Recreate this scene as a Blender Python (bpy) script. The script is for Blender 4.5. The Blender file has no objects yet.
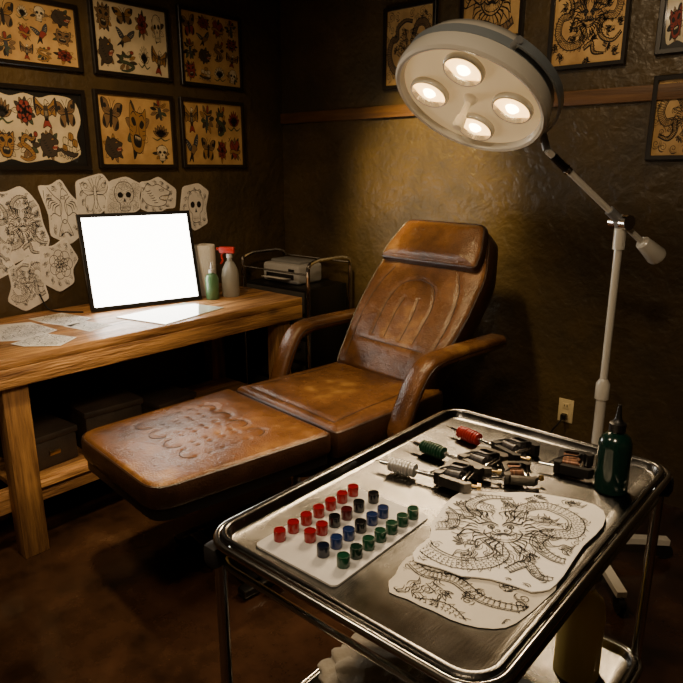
import bpy,bmesh,math,random
from mathutils import Vector,Matrix,noise
from mathutils.bvhtree import BVHTree
from mathutils.kdtree import KDTree
from math import sin,cos,pi,radians,sqrt
random.seed(7)
SC=bpy.context.scene
COL=SC.collection
V=Vector
def lin(*c):
    return tuple(((x/255)/12.92 if x<=10 else (((x/255)+.055)/1.055)**2.4) for x in c)
# ---------------------------------------------------------------- materials
def mat(name,c1,c2=None,rough=.5,metal=0,scale=6,detail=4,stretch=(1,1,1),ramp=(.35,.65),bump=0,bscale=60,coat=0,
        emis=None,estr=0,trans=0,r2=None,bump2=0,b2scale=8,c3=None,c3w=.12,crack=0,crscale=30,bdist=.01,bstretch=None,knots=0):
    m=bpy.data.materials.new(name);m.use_nodes=True
    nt=m.node_tree;N=nt.nodes;Lk=nt.links
    b=N['Principled BSDF']
    b.inputs['Base Color'].default_value=(*c1,1)
    b.inputs['Roughness'].default_value=rough
    b.inputs['Metallic'].default_value=metal
    b.inputs['Coat Weight'].default_value=coat
    b.inputs['Coat Roughness'].default_value=.08
    b.inputs['Transmission Weight'].default_value=trans
    if emis:
        b.inputs['Emission Color'].default_value=(*emis,1);b.inputs['Emission Strength'].default_value=estr
    tc=N.new('ShaderNodeTexCoord');mp=N.new('ShaderNodeMapping')
    mp.inputs['Scale'].default_value=stretch
    Lk.new(tc.outputs['Object'],mp.inputs['Vector'])
    ck=None
    if crack:
        vo=N.new('ShaderNodeTexVoronoi');vo.feature='DISTANCE_TO_EDGE';vo.inputs['Scale'].default_value=crscale
        nz=N.new('ShaderNodeTexNoise');nz.inputs['Scale'].default_value=9;nz.inputs['Detail'].default_value=4
        mx=N.new('ShaderNodeMixRGB');mx.blend_type='LINEAR_LIGHT';mx.inputs[0].default_value=.12
        Lk.new(mp.outputs[0],nz.inputs['Vector']);Lk.new(mp.outputs[0],mx.inputs[1]);Lk.new(nz.outputs['Color'],mx.inputs[2])
        Lk.new(mx.outputs[0],vo.inputs['Vector'])
        ck=N.new('ShaderNodeMapRange');ck.inputs[1].default_value=0;ck.inputs[2].default_value=.05
        ck.inputs[3].default_value=1-crack;ck.inputs[4].default_value=1
        Lk.new(vo.outputs['Distance'],ck.inputs[0])
    if knots:
        mk=N.new('ShaderNodeMapping');mk.inputs['Scale'].default_value=(2.2,1,2.2) if stretch[1]==1 else (2.2,2.2,1)
        Lk.new(tc.outputs['Object'],mk.inputs['Vector'])
        vo=N.new('ShaderNodeTexVoronoi');vo.inputs['Scale'].default_value=3.4;Lk.new(mk.outputs[0],vo.inputs['Vector'])
        ck=N.new('ShaderNodeMapRange');ck.inputs[1].default_value=.05;ck.inputs[2].default_value=.16
        ck.inputs[3].default_value=1-knots;ck.inputs[4].default_value=1
        Lk.new(vo.outputs['Distance'],ck.inputs[0])
    if c2 is not None:
        n=N.new('ShaderNodeTexNoise');n.inputs['Scale'].default_value=scale;n.inputs['Detail'].default_value=detail
        n.inputs['Roughness'].default_value=.6
        Lk.new(mp.outputs[0],n.inputs['Vector'])
        r=N.new('ShaderNodeValToRGB')
        r.color_ramp.elements[0].position=ramp[0];r.color_ramp.elements[0].color=(*c1,1)
        r.color_ramp.elements[1].position=ramp[1];r.color_ramp.elements[1].color=(*c2,1)
        if c3 is not None:
            e=r.color_ramp.elements.new(min(.99,ramp[1]+c3w));e.color=(*c3,1)
        Lk.new(n.outputs['Fac'],r.inputs['Fac'])
        if ck is not None:
            mm=N.new('ShaderNodeMixRGB');mm.blend_type='MULTIPLY';mm.inputs[0].default_value=1
            Lk.new(r.outputs['Color'],mm.inputs[1]);Lk.new(ck.outputs[0],mm.inputs[2]);Lk.new(mm.outputs[0],b.inputs['Base Color'])
        else: Lk.new(r.outputs['Color'],b.inputs['Base Color'])
        if r2 is not None:
            mr=N.new('ShaderNodeMapRange');mr.inputs[1].default_value=.3;mr.inputs[2].default_value=.7
            mr.inputs[3].default_value=rough;mr.inputs[4].default_value=r2
            Lk.new(n.outputs['Fac'],mr.inputs[0]);Lk.new(mr.outputs[0],b.inputs['Roughness'])
    if bump:
        n2=N.new('ShaderNodeTexNoise');n2.inputs['Scale'].default_value=bscale;n2.inputs['Detail'].default_value=3
        if bstretch:
            mp2=N.new('ShaderNodeMapping');mp2.inputs['Scale'].default_value=bstretch
            Lk.new(tc.outputs['Object'],mp2.inputs['Vector']);Lk.new(mp2.outputs[0],n2.inputs['Vector'])
        else: Lk.new(mp.outputs[0],n2.inputs['Vector'])
        bp=N.new('ShaderNodeBump');bp.inputs['Strength'].default_value=bump;bp.inputs['Distance'].default_value=bdist
        Lk.new(n2.outputs['Fac'],bp.inputs['Height'])
        last=bp
        if bump2:
            n3=N.new('ShaderNodeTexNoise');n3.inputs['Scale'].default_value=b2scale;n3.inputs['Detail'].default_value=4
            n3.inputs['Distortion'].default_value=1.2
            Lk.new(tc.outputs['Object'],n3.inputs['Vector'])
            bp2=N.new('ShaderNodeBump');bp2.inputs['Strength'].default_value=bump2;bp2.inputs['Distance'].default_value=.03
            Lk.new(n3.outputs['Fac'],bp2.inputs['Height']);Lk.new(bp.outputs[0],bp2.inputs['Normal']);last=bp2
        if ck is not None:
            bp3=N.new('ShaderNodeBump');bp3.inputs['Strength'].default_value=.3;bp3.inputs['Distance'].default_value=.003
            Lk.new(ck.outputs[0],bp3.inputs['Height']);Lk.new(last.outputs[0],bp3.inputs['Normal']);last=bp3
        Lk.new(last.outputs[0],b.inputs['Normal'])
    return m
WALL=mat('wall_plaster',lin(60,50,33),lin(84,68,41),rough=.46,scale=3,bump=.7,bscale=24,bump2=.26,b2scale=9,r2=.3)
CEIL=mat('ceiling_paint',lin(40,34,28),lin(46,40,32),rough=.8)
FLOOR=mat('stained_concrete',lin(30,20,13),lin(70,46,30),rough=.1,scale=3.6,detail=10,r2=.28,bump=.08,bscale=30,c3=lin(98,70,48),ramp=(.34,.62))
WOOD=mat('pine_wood',lin(112,74,42),lin(202,150,94),rough=.45,scale=3,detail=10,stretch=(13,1,13),bump=.6,bscale=12,r2=.3,ramp=(.34,.6),knots=.55)
WOODV=mat('pine_wood_upright',lin(104,70,40),lin(178,130,78),rough=.52,scale=3,detail=10,stretch=(13,13,1),bump=.6,bscale=12,knots=.5)
RAILW=mat('dark_rail_wood',lin(84,56,28),lin(112,76,38),rough=.5,scale=3,detail=5,stretch=(1,14,14),bump=.2,bscale=14)
LEATH=mat('brown_leather',lin(62,38,22),lin(114,75,41),rough=.2,scale=4,detail=11,bump=.3,bscale=150,bump2=.14,b2scale=9,r2=.32,c3=lin(172,128,74),ramp=(.32,.6),c3w=.15,crack=.24,crscale=34)
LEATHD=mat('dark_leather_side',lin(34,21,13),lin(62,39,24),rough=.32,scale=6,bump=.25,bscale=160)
SEAM=mat('seam_thread',lin(40,25,15),rough=.6)
BLACK=mat('black_enamel',lin(20,18,17),rough=.4)
DRAWR=mat('black_drawer_plastic',lin(62,59,56),lin(74,70,66),rough=.3,scale=6)
BLKSAT=mat('black_frame_paint',lin(22,18,15),lin(32,26,20),rough=.35,scale=8)
RUBBER=mat('black_rubber',lin(22,20,20),rough=.7)
STEEL=mat('stainless_steel',(.11,.106,.099),(.21,.204,.19),rough=.17,metal=1,scale=6,detail=12,r2=.32,bump=.2,bscale=34,bdist=.0015,bstretch=(14,1,1),ramp=(.3,.68))
CHROME=mat('chrome',(.75,.73,.7),rough=.15,metal=1)
TUBE=mat('polished_tube_steel',(.44,.42,.38),(.56,.54,.5),rough=.2,metal=1,scale=12)
SILVER=mat('knurled_aluminium',(.62,.61,.59),rough=.4,metal=.8)
DKMET=mat('dark_steel',(.09,.085,.08),(.16,.15,.135),rough=.32,metal=1,scale=30)
BRASS=mat('brass',(.5,.35,.15),rough=.3,metal=1)
COPPER=mat('copper_coil',(.26,.12,.06),(.1,.05,.03),rough=.4,metal=.6,stretch=(40,1,1),scale=10)
COILK=mat('black_coil_wrap',(.03,.028,.03),(.07,.06,.06),rough=.4,stretch=(40,1,1),scale=10)
WHITEP=mat('white_enamel',lin(238,232,216),rough=.22,coat=.5)
CREAM=mat('cream_plate_painted_glow',lin(240,220,180),rough=.3,emis=(1,.66,.3),estr=.36)  # weak emission paints the glow of the bulbs onto the unlit plate
HANDM=mat('cream_handle_painted_glow',lin(240,222,188),rough=.35,emis=(1,.7,.36),estr=.15)  # plastic is no source; emission stands in for bulb light on it
BLUEG=mat('blue_grey_band',lin(140,148,152),rough=.3)
EMBULB=mat('lit_bulb_glass',(1,.8,.5),rough=.3,emis=(1,.56,.17),estr=5.2)
EMCORE=mat('lit_filament',(1,.9,.7),rough=.3,emis=(1,.78,.42),estr=24)
REFL=mat('bulb_ring_painted_glow',(.9,.82,.66),rough=.15,metal=1,emis=(1,.6,.25),estr=.5)  # emission puts the reflected bulb light into the ring's own material
EMPANEL=mat('lit_white_acrylic',(1,1,1),rough=.3,emis=(1,.95,.86),estr=15)
PAPW=mat('white_paper',lin(244,240,230),lin(252,248,240),rough=.7,scale=10)
PAPW2=mat('ivory_paper',lin(208,201,186),lin(222,215,200),rough=.7,scale=10)
PAPSH=mat('stencil_paper',lin(222,216,206),lin(244,238,228),rough=.7,scale=8,bump=.1,bscale=14)
PAPT=mat('aged_tan_paper',lin(170,132,78),lin(206,168,106),rough=.6,scale=7,coat=.5)
PAPC=mat('aged_cream_paper',lin(194,178,144),lin(218,202,166),rough=.6,scale=7,coat=.5)
PAPK=mat('black_mount_board',lin(18,17,16),rough=.5,coat=.6)
INK=mat('black_ink',lin(26,22,19),rough=.7)
INKG=mat('brown_wash_ink',lin(122,94,60),rough=.7)
INKD=mat('dark_wash_ink',lin(58,48,36),rough=.7)
RED=mat('red_ink',lin(132,48,36),rough=.7)
GRN=mat('green_ink',lin(62,72,50),rough=.7)
OCH=mat('ochre_ink',lin(150,110,56),rough=.7)
BLU=mat('blue_ink',lin(56,60,66),rough=.7)
PALW=mat('white_plastic_board',lin(190,188,184),lin(204,202,198),rough=.35,scale=20)
GREYP=mat('grey_plastic',lin(140,140,138),rough=.4)
LGREYP=mat('light_grey_plastic',lin(186,184,180),rough=.4)
OUTP=mat('ivory_plastic',lin(226,204,156),rough=.4)
TRANSP=mat('frosted_plastic',lin(196,196,186),rough=.3,trans=.5)
REDP=mat('red_plastic',lin(180,34,20),rough=.35)
GBOT=mat('dark_green_bottle',lin(11,40,33),rough=.18,coat=.6)
GLIQ=mat('green_soap_liquid',lin(90,130,90),rough=.3,trans=.3)
YLIQ=mat('yellow_soap_bottle',lin(244,214,124),rough=.25,coat=.3)
TOWEL=mat('paper_towel',lin(232,228,218),rough=.9,bump=.4,bscale=90)
GLASSP=mat('pale_acrylic_sheet',lin(216,222,206),rough=.12,coat=.6)
CLOTH=mat('folded_cloth',lin(170,160,142),lin(196,186,166),rough=.9,bump=.4,bscale=60)
DKBOX=mat('dark_storage_fabric',lin(46,38,32),lin(68,56,46),rough=.6,bump=.2,bscale=90)
GRED=mat('red_grip_rubber',lin(150,30,26),rough=.4)
GGRN=mat('green_grip_rubber',lin(18,60,36),rough=.4)
# ---------------------------------------------------------------- mesh builder
def cr(pts,n=6,closed=False):
    P=[V(p) for p in pts];out=[];L=len(P)
    segs=L if closed else L-1
    for i in range(segs):
        if closed: a,b,c,d=P[(i-1)%L],P[i],P[(i+1)%L],P[(i+2)%L]
        else: a,b,c,d=P[max(i-1,0)],P[i],P[i+1],P[min(i+2,L-1)]
        for k in range(n):
            t=k/n
            out.append(.5*((2*b)+(c-a)*t+(2*a-5*b+4*c-d)*t*t+(-a+3*b-3*c+d)*t**3))
    if not closed: out.append(P[-1])
    return out
def rpoly(pts,r,seg=6):
    out=[];L=len(pts)
    for i in range(L):
        rr=r[i] if isinstance(r,(list,tuple)) else r
        p=V(pts[i]);a=(V(pts[i-1])-p);b=(V(pts[(i+1)%L])-p)
        a.normalize();b.normalize()
        p0=p+a*rr;p1=p+b*rr
        for k in range(seg+1):
            t=k/seg
            out.append((p0*(1-t)**2+p*2*t*(1-t)+p1*t*t))
    return out
def rrect(x0,x1,y0,y1,r,seg=6):
    out=[]
    for cx,cy,a in ((x1-r,y1-r,0),(x0+r,y1-r,90),(x0+r,y0+r,180),(x1-r,y0+r,270)):
        for k in range(seg+1):
            t=radians(a+90*k/seg);out.append(V((cx+r*cos(t),cy+r*sin(t))))
    return out
def offset(poly,d):
    out=[];L=len(poly)
    for i in range(L):
        t=(poly[(i+1)%L]-poly[i-1]);t=V((t[0],t[1]))
        if t.length<1e-9: out.append(poly[i].copy());continue
        t.normalize();out.append(V((poly[i][0]-t[1]*d,poly[i][1]+t[0]*d)))
    return out
def resample(poly,n):
    P=[V((p[0],p[1])) for p in poly]+[V((poly[0][0],poly[0][1]))]
    L=[0]
    for a,b in zip(P,P[1:]): L.append(L[-1]+(b-a).length)
    out=[];j=0
    for k in range(n):
        t=L[-1]*k/n
        while j<len(P)-2 and L[j+1]<=t: j+=1
        d=L[j+1]-L[j];out.append(P[j].lerp(P[j+1],(t-L[j])/d if d>1e-9 else 0))
    return out
def ccw(q):
    a=sum(q[i-1][0]*q[i][1]-q[i][0]*q[i-1][1] for i in range(len(q)))
    return q if a>0 else q[::-1]
def inpoly(p,poly):
    x,y=p[0],p[1];c=False;j=len(poly)-1
    for i in range(len(poly)):
        xi,yi=poly[i][0],poly[i][1];xj,yj=poly[j][0],poly[j][1]
        if (yi>y)!=(yj>y) and x<(xj-xi)*(y-yi)/(yj-yi)+xi: c=not c
        j=i
    return c
def frameM(loc,X,Y,Z):
    M=Matrix.Identity(4)
    for i in range(3): M[i][0]=X[i];M[i][1]=Y[i];M[i][2]=Z[i];M[i][3]=loc[i]
    return M
def zalign(loc,d):
    q=V(d).normalized().to_track_quat('Z','Y').to_matrix().to_4x4();q.translation=V(loc);return q
class B:
    def __init__(s,*ms):
        s.bm=bmesh.new();s.mats=list(ms);s.A=Matrix.Identity(4);s.clip=None
    def mi(s,m):
        if m not in s.mats: s.mats.append(m)
        return s.mats.index(m)
    def _tag(s,faces,m):
        i=s.mi(m)
        for f in faces: f.material_index=i;f.smooth=True
    def box(s,m,size,loc=(0,0,0),rot=None,bev=0,seg=2,M=None):
        T=Matrix.Translation(loc)
        if rot: T=T@(Matrix.Rotation(rot[2],4,'Z')@Matrix.Rotation(rot[1],4,'Y')@Matrix.Rotation(rot[0],4,'X'))
        if M is not None: T=M@T
        T=T@Matrix.Diagonal((*size,1))
        r=bmesh.ops.create_cube(s.bm,size=1,matrix=T)
        vs=r['verts'];fs=set(f for v in vs for f in v.link_faces)
        if bev:
            es=set(e for v in vs for e in v.link_edges)
            n=bmesh.ops.bevel(s.bm,geom=list(es),offset=bev,segments=seg,affect='EDGES',profile=.5)
            fs=set(f for f in fs if f.is_valid)|set(n['faces'])
        s._tag(fs,m)
    def cyl(s,m,p,q,r,r2=None,seg=20):
        p=V(p);q=V(q);d=q-p
        s.lathe(m,[(0,0),(r,0),(r if r2 is None else r2,d.length),(0,d.length)],zalign(p,d),seg)
    def lathe(s,m,prof,M=None,seg=28):
        M=M or Matrix.Identity(4);rings=[];fs=[]
        for (r,z) in prof:
            if r<1e-7: rings.append([s.bm.verts.new(M@V((0,0,z)))])
            else: rings.append([s.bm.verts.new(M@V((r*cos(2*pi*k/seg),r*sin(2*pi*k/seg),z))) for k in range(seg)])
        for a,b in zip(rings,rings[1:]):
            for k in range(seg):
                k2=(k+1)%seg
                if len(a)==1 and len(b)==1: continue
                if len(a)==1: f=(a[0],b[k2],b[k])
                elif len(b)==1: f=(a[k],a[k2],b[0])
                else: f=(a[k],a[k2],b[k2],b[k])
                fs.append(s.bm.faces.new(f))
        s._tag(fs,m)
    def loft(s,m,rings,cap0=True,cap1=True,M=None,closed=False):
        M=M or Matrix.Identity(4)
        R=[[s.bm.verts.new(M@V(p)) for p in r] for r in rings];fs=[]
        n=len(R[0])
        pairs=list(zip(R,R[1:]))
        if closed: pairs.append((R[-1],R[0]))
        for a,b in pairs:
            for k in range(n):
                k2=(k+1)%n;fs.append(s.bm.faces.new((a[k],a[k2],b[k2],b[k])))
        if not closed:
            if cap0: fs.append(s.bm.faces.new(R[0][::-1]))
            if cap1: fs.append(s.bm.faces.new(R[-1]))
        s._tag(fs,m)
    def prism(s,m,pts,z0,z1,M=None):
        s.loft(m,[[(p[0],p[1],z0) for p in pts],[(p[0],p[1],z1) for p in pts]],M=M)
    def tube(s,m,pts,r,seg=8,closed=False,M=None):
        P=[V(p) for p in pts];n=len(P);rings=[];up=None
        for i in range(n):
            if closed: t=P[(i+1)%n]-P[i-1]
            else: t=P[min(i+1,n-1)]-P[max(i-1,0)]
            t.normalize()
            if up is None:
                up=V((0,0,1)) if abs(t.z)<.9 else V((1,0,0))
            u=(up-t*up.dot(t)).normalized();w=t.cross(u);up=u
            rr=r[i] if isinstance(r,(list,tuple)) else r
            rings.append([P[i]+(u*cos(2*pi*k/seg)+w*sin(2*pi*k/seg))*rr for k in range(seg)])
        s.loft(m,rings,M=M,closed=closed)
    def sweep(s,m,pts,prof,side,M=None,closed=False):
        P=[V(p) for p in pts];n=len(P);side=V(side).normalized();rings=[]
        for i in range(n):
            t=(P[(i+1)%n]-P[i-1]) if closed else (P[min(i+1,n-1)]-P[max(i-1,0)])
            t.normalize();u=t.cross(side).normalized()
            rings.append([P[i]+side*a+u*b for a,b in prof])
        s.loft(m,rings,M=M,closed=closed)
    def cushion(s,m,outl,h,puff=.012,edge=.02,M=None,m2=None,z0=0,seam=None,depth=.007,sig=.013,wr=.0035,seed=0):
        """upholstered slab: dark welt edge, padded top with shallow grooves along the seam lines"""
        o=resample(outl,150)
        cx=sum(p[0] for p in o)/len(o);cy=sum(p[1] for p in o)/len(o)
        def ring(poly,z): return [(p[0],p[1],z) for p in poly]
        a=offset(o,edge);T=z0+h
        s.loft(m2 or m,[ring(a,z0),ring(offset(o,edge*.3),z0+edge*.25),ring(o,z0+edge),ring(o,T-edge*1.3),ring(offset(o,edge*.12),T-edge*.8)],cap1=False,M=M)
        s.loft(m2 or m,[ring(offset(o,edge*.12),T-edge*.8),ring(offset(o,edge*.18),T-edge*.5),ring(offset(o,edge*.42),T-edge*.32),ring(offset(o,edge*.6),T-edge*.42)],cap0=False,cap1=False,M=M)
        kd=None
        if seam:
            pts=[p for l in seam for p in l];kd=KDTree(len(pts))
            for i,p in enumerate(pts): kd.insert((p[0],p[1],0),i)
            kd.balance()
        def zt(x,y,k):
            z=T+puff*(1-k**6)*.8+puff*.2*(1-k*k)
            z+=wr*(1-k**8)*(noise.noise(V((x*6+seed,y*6,seed)))+.35*noise.noise(V((x*15,y*15+seed,3.3))))
            if kd:
                d=kd.find((x,y,0))[2];z-=depth*math.exp(-(d/sig)**2)
            return z
        R=[ring(offset(o,edge*.6),T-edge*.42),ring(offset(o,edge*.85),T-edge*.12),ring(a,T)]
        NR=60
        for j in range(1,NR):
            k=1-j/NR
            R.append([(cx+(p[0]-cx)*k,cy+(p[1]-cy)*k,zt(cx+(p[0]-cx)*k,cy+(p[1]-cy)*k,k)) for p in a])
        s.loft(m,R,cap0=False,M=M)
    def setA(s,M,x,y,sx,sy,rot=0):
        s.A=M@Matrix.Translation((x,y,0))@Matrix.Diagonal((sx,sy,1,1))@Matrix.Rotation(rot,4,'Z')
    def fill(s,m,pts,lv=1):
        vs=[s.bm.verts.new(s.A@V((p[0],p[1],lv*.0003))) for p in pts]
        try: s._tag([s.bm.faces.new(vs)],m)
        except ValueError: pass
    def line(s,pts,w,m=None,lv=3,taper=True,closed=False):
        m=m or INK
        P=[V((p[0],p[1])) for p in pts]
        if closed: P=P+[P[0],P[1]]
        n=len(P)
        if n<2: return
        prev=None;fs=[]
        for i in range(n):
            if s.clip is not None:
                wp=s.A@V((P[i][0],P[i][1],0))
                if not inpoly(wp,s.clip): prev=None;continue
            t=P[min(i+1,n-1)]-P[max(i-1,0)]
            if t.length<1e-9: continue
            t.normalize();k=1
            if taper and not closed: k=.45+.55*sin(pi*i/(n-1))
            o=V((-t[1],t[0]))*w*.5*k
            a=s.bm.verts.new(s.A@V((P[i][0]+o[0],P[i][1]+o[1],lv*.0003)))
            b=s.bm.verts.new(s.A@V((P[i][0]-o[0],P[i][1]-o[1],lv*.0003)))
            if prev: fs.append(s.bm.faces.new((prev[0],prev[1],b,a)))
            prev=(a,b)
        s._tag(fs,m)
    def shape(s,pts,w,m=None,n=5,lv=1):
        q=cr(pts,n,True)
        if m: s.fill(m,q,lv)
        s.line(q,w,closed=True,lv=lv+1)
    def obj(s,name,parent=None,loc=(0,0,0),rot=(0,0,0),sharp=38,M=None):
        bmesh.ops.recalc_face_normals(s.bm,faces=[f for f in s.bm.faces])
        me=bpy.data.meshes.new(name);s.bm.to_mesh(me);s.bm.free()
        for m in s.mats: me.materials.append(m)
        try: me.set_sharp_from_angle(angle=radians(sharp))
        except Exception: pass
        o=bpy.data.objects.new(name,me);COL.objects.link(o)
        if parent: o.parent=parent
        if M is not None: o.matrix_local=M
        else: o.location=loc;o.rotation_euler=rot
        return o
def tag(o,label,cat,group=None):
    o['label']=label;o['category']=cat
    if group: o['group']=group
    return o
def empty(name,loc,rot=(0,0,0),M=None):
    e=bpy.data.objects.new(name,None);e.empty_display_size=.05;COL.objects.link(e)
    if M is not None: e.matrix_world=M
    else: e.location=loc;e.rotation_euler=rot
    return e
def circ(x,y,r,n=12,ry=None): return [(x+r*cos(2*pi*k/n),y+(ry or r)*sin(2*pi*k/n)) for k in range(n)]
# ---------------------------------------------------------------- room
XL,YB,H=-3.21,3.1,2.8
XR,YF=1.7,-1.7
def struct(b,name):
    o=b.obj(name);o['kind']='structure';return o
def slab(name,m,x0,x1,y0,y1,z0,z1):
    b=B();b.box(m,(x1-x0,y1-y0,z1-z0),((x0+x1)/2,(y0+y1)/2,(z0+z1)/2));return struct(b,name)
slab('floor',FLOOR,XL-.1,XR+.1,YF-.1,YB+.1,-.1,0)
slab('ceiling',CEIL,XL-.1,XR+.1,YF-.1,YB+.1,H,H+.1)
slab('wall_left',WALL,XL-.1,XL,YF-.1,YB+.1,0,H)
slab('wall_back',WALL,XL,XR,YB,YB+.1,0,H)
slab('wall_right',WALL,XR,XR+.1,YF-.1,YB+.1,0,H)
slab('wall_front',WALL,XL,XR,YF-.1,YF,0,H)
b=B();b.box(RAILW,(XR-XL,.02,.065),((XR+XL)/2,YB-.01,1.865),bev=.004);struct(b,'trim_1')
# ---------------------------------------------------------------- drawings
def spiral(cx,cy,r,turns=1.6,a0=0,n=26,d=1):
    return [(cx+r*(1-.88*k/n)*cos(a0+d*turns*2*pi*k/n),cy+r*(1-.88*k/n)*sin(a0+d*turns*2*pi*k/n)) for k in range(n+1)]
def ch_(*ms): return random.choice(ms)
def backing(A,w):
    n=random.randint(8,12);a0=random.uniform(0,6)
    for k in range(n):
        a=a0+k*2*pi/n;r=random.uniform(.8,1.12);m=ch_(INKD,INKD,INKG,INKG,GRN,OCH,INK,None,None)
        x,y=r*cos(a),r*sin(a);t=.17
        q=cr([(x*.3,y*.3),(x*.65-t*sin(a),y*.65+t*cos(a)),(x,y),(x*.65+t*sin(a),y*.65-t*cos(a))],3,True)
        if m: A.fill(m,q,.3+.05*k)
        A.line(q,w*.8,closed=True,lv=.95)
        A.line([(x*.4,y*.4),(x*.95,y*.95)],w*.8,lv=.9)
def d_rose(A,w,c=True):
    if c: backing(A,w)
    m=ch_(RED,RED,INKG)
    for k in range(7):
        a=k*2*pi/7
        A.shape(circ(.42*cos(a),.42*sin(a),.27,8),w,(m if c else None),3,2)
        if c: A.fill(INK,circ(.26*cos(a),.26*sin(a),.12,6),2.5)
    for k in range(5):
        a=k*2*pi/5+.3
        A.shape(circ(.2*cos(a),.2*sin(a),.2,8),w,(m if c else None),3,4.5)
    A.line(spiral(0,0,.2),w,lv=7)
def d_skull(A,w,c=True):
    if c: backing(A,w)
    A.shape([(-.6,.35),(-.3,.85),(.3,.85),(.6,.35),(.5,-.15),(.3,-.35),(.28,-.75),(-.28,-.75),(-.3,-.35),(-.5,-.15)],w*1.2,PAPC if c else None,5,1.2)
    for s in (-1,1): A.fill(INK,circ(.25*s,.15,.17,10),3)
    A.fill(INK,[(0,-.02),(-.09,-.25),(.09,-.25)],3)
    if c:
        for s in (-1,1): A.fill(INKG,cr([(.58*s,.3),(.45*s,-.1),(.25*s,-.3),(.42*s,.1)],3,True),2.5)
    for k in range(4): A.line([(.1+.1*k,.8-.05*k),(.2+.1*k,.55-.04*k)],w)
    for k in range(5): A.line([(-.2+.1*k,-.45),(-.2+.1*k,-.7)],w)
    A.line([(-.27,-.57),(.27,-.57)],w)
def d_heart(A,w,c=True):
    if c: backing(A,w)
    A.shape([(0,.35),(-.35,.7),(-.75,.4),(-.6,-.1),(0,-.75),(.6,-.1),(.75,.4),(.35,.7)],w*1.2,RED if c else None,5,1.2)
    if c: A.fill(INK,cr([(.3,-.3),(.62,.0),(.7,.35),(.45,.1)],3,True),2.6)
    A.line([(-.9,.9),(.9,-.9)],w*3);A.line([(-.95,.6),(-.6,.95)],w*3)
    A.shape([(-.8,-.1),(-.3,.0),(.3,-.15),(.8,-.05),(.8,-.3),(.3,-.4),(-.3,-.25),(-.8,-.35)],w,OCH if c else None,4,4)
def d_bird(A,w,c=True):
    m=ch_(BLU,INKD)
    A.shape([(-.1,.1),(-.5,.6),(-1,.8),(-.75,.3),(-.45,-.1)],w,m if c else None)
    A.shape([(.1,.2),(.35,.7),(.8,1),(.75,.4),(.3,-.1)],w,m if c else None)
    A.shape([(-.35,-.3),(0,.3),(.4,.2),(.55,-.05),(.3,-.2),(-.1,-.45)],w,ch_(RED,INKG) if c else None,5,3)
    A.shape([(-.3,-.3),(-.7,-.9),(-.35,-.65),(-.15,-.95),(-.1,-.4)],w,INK if c else None,3,3)
    for k in range(4):
        A.line([(-.35-.13*k,.25+.12*k),(-.5-.14*k,.1+.16*k)],w*1.6,PAPC if c else INK);A.line([(.3+.1*k,.2+.15*k),(.5+.08*k,.15+.15*k)],w*1.6,PAPC if c else INK)
def d_snake(A,w,c=True):
    if c: backing(A,w)
    q=cr([(-.7,-.8),(-.1,-.9),(.5,-.6),(.1,-.2),(-.5,.05),(-.3,.5),(.3,.4),(.6,.7)],6)
    A.line(q,.36,INK,1.3);A.line(q,.26 if c else .32,ch_(GRN,INKG,OCH) if c else PAPSH,2)
    for i in range(1,len(q)-2,2): A.line([(q[i][0]-.09,q[i][1]),(q[i][0]+.09,q[i][1]+.05)],w*1.3)
    A.shape(circ(.62,.76,.17,8),w,RED if c else None,3,3)
def d_moth(A,w,c=True):
    m=ch_(OCH,INKG);m2=ch_(RED,INKG,OCH)
    for s in (-1,1):
        A.shape([(.08*s,.1),(.4*s,.7),(.95*s,.75),(.8*s,.15),(.4*s,-.05)],w,m if c else None)
        A.shape([(.08*s,-.05),(.6*s,-.1),(.7*s,-.6),(.35*s,-.8),(.12*s,-.4)],w,m2 if c else None)
        A.shape(circ(.6*s,.4,.12,8),w,INK if c else None,3,3)
        if c:
            A.fill(INK,cr([(.75*s,.7),(.95*s,.75),(.85*s,.2),(.7*s,.3)],3,True),2.6);A.fill(INK,cr([(.4*s,-.75),(.68*s,-.6),(.62*s,-.2),(.45*s,-.5)],3,True),2.6)
        for k in range(4): A.line([(.12*s,.1),(.3*s+.14*k*s,.55-.12*k)],w)
        A.line(cr([(.03*s,.3),(.15*s,.7),(.3*s,.9)]),w)
    A.shape([(-.08,.3),(.08,.3),(.1,-.5),(0,-.7),(-.1,-.5)],w,INK if c else None,4,3)
def d_mask(A,w,c=True):
    if c: backing(A,w)
    A.shape([(-.3,.65),(-.6,.85),(-.65,.4),(-.6,-.2),(-.3,-.7),(.3,-.7),(.6,-.2),(.65,.4),(.6,.85),(.3,.65)],w*1.3,(ch_(OCH,RED,INKG,PAPC) if c else None),5,1.3)
    for s in (-1,1):
        A.shape([(.13*s,.2),(.3*s,.4),(.5*s,.32),(.33*s,.14)],w,INK if c else None,4,3)
        A.line(cr([(.1*s,.5),(.35*s,.6),(.55*s,.45)]),w*1.8)
        A.line(cr([(.08*s,.2),(.12*s,-.05),(.2*s,-.12)]),w*1.3)
        for k in range(3): A.line([(.6*s,.1-.15*k),(.38*s,.05-.15*k)],w*1.8)
    A.shape([(-.3,-.22),(0,-.14),(.3,-.22),(.22,-.52),(-.22,-.52)],w,INK if c else None,4,3)
    for k in range(4): A.fill(PAPC,[(-.2+.11*k,-.2),(-.11+.11*k,-.2),(-.155+.11*k,-.32)],5)
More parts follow.
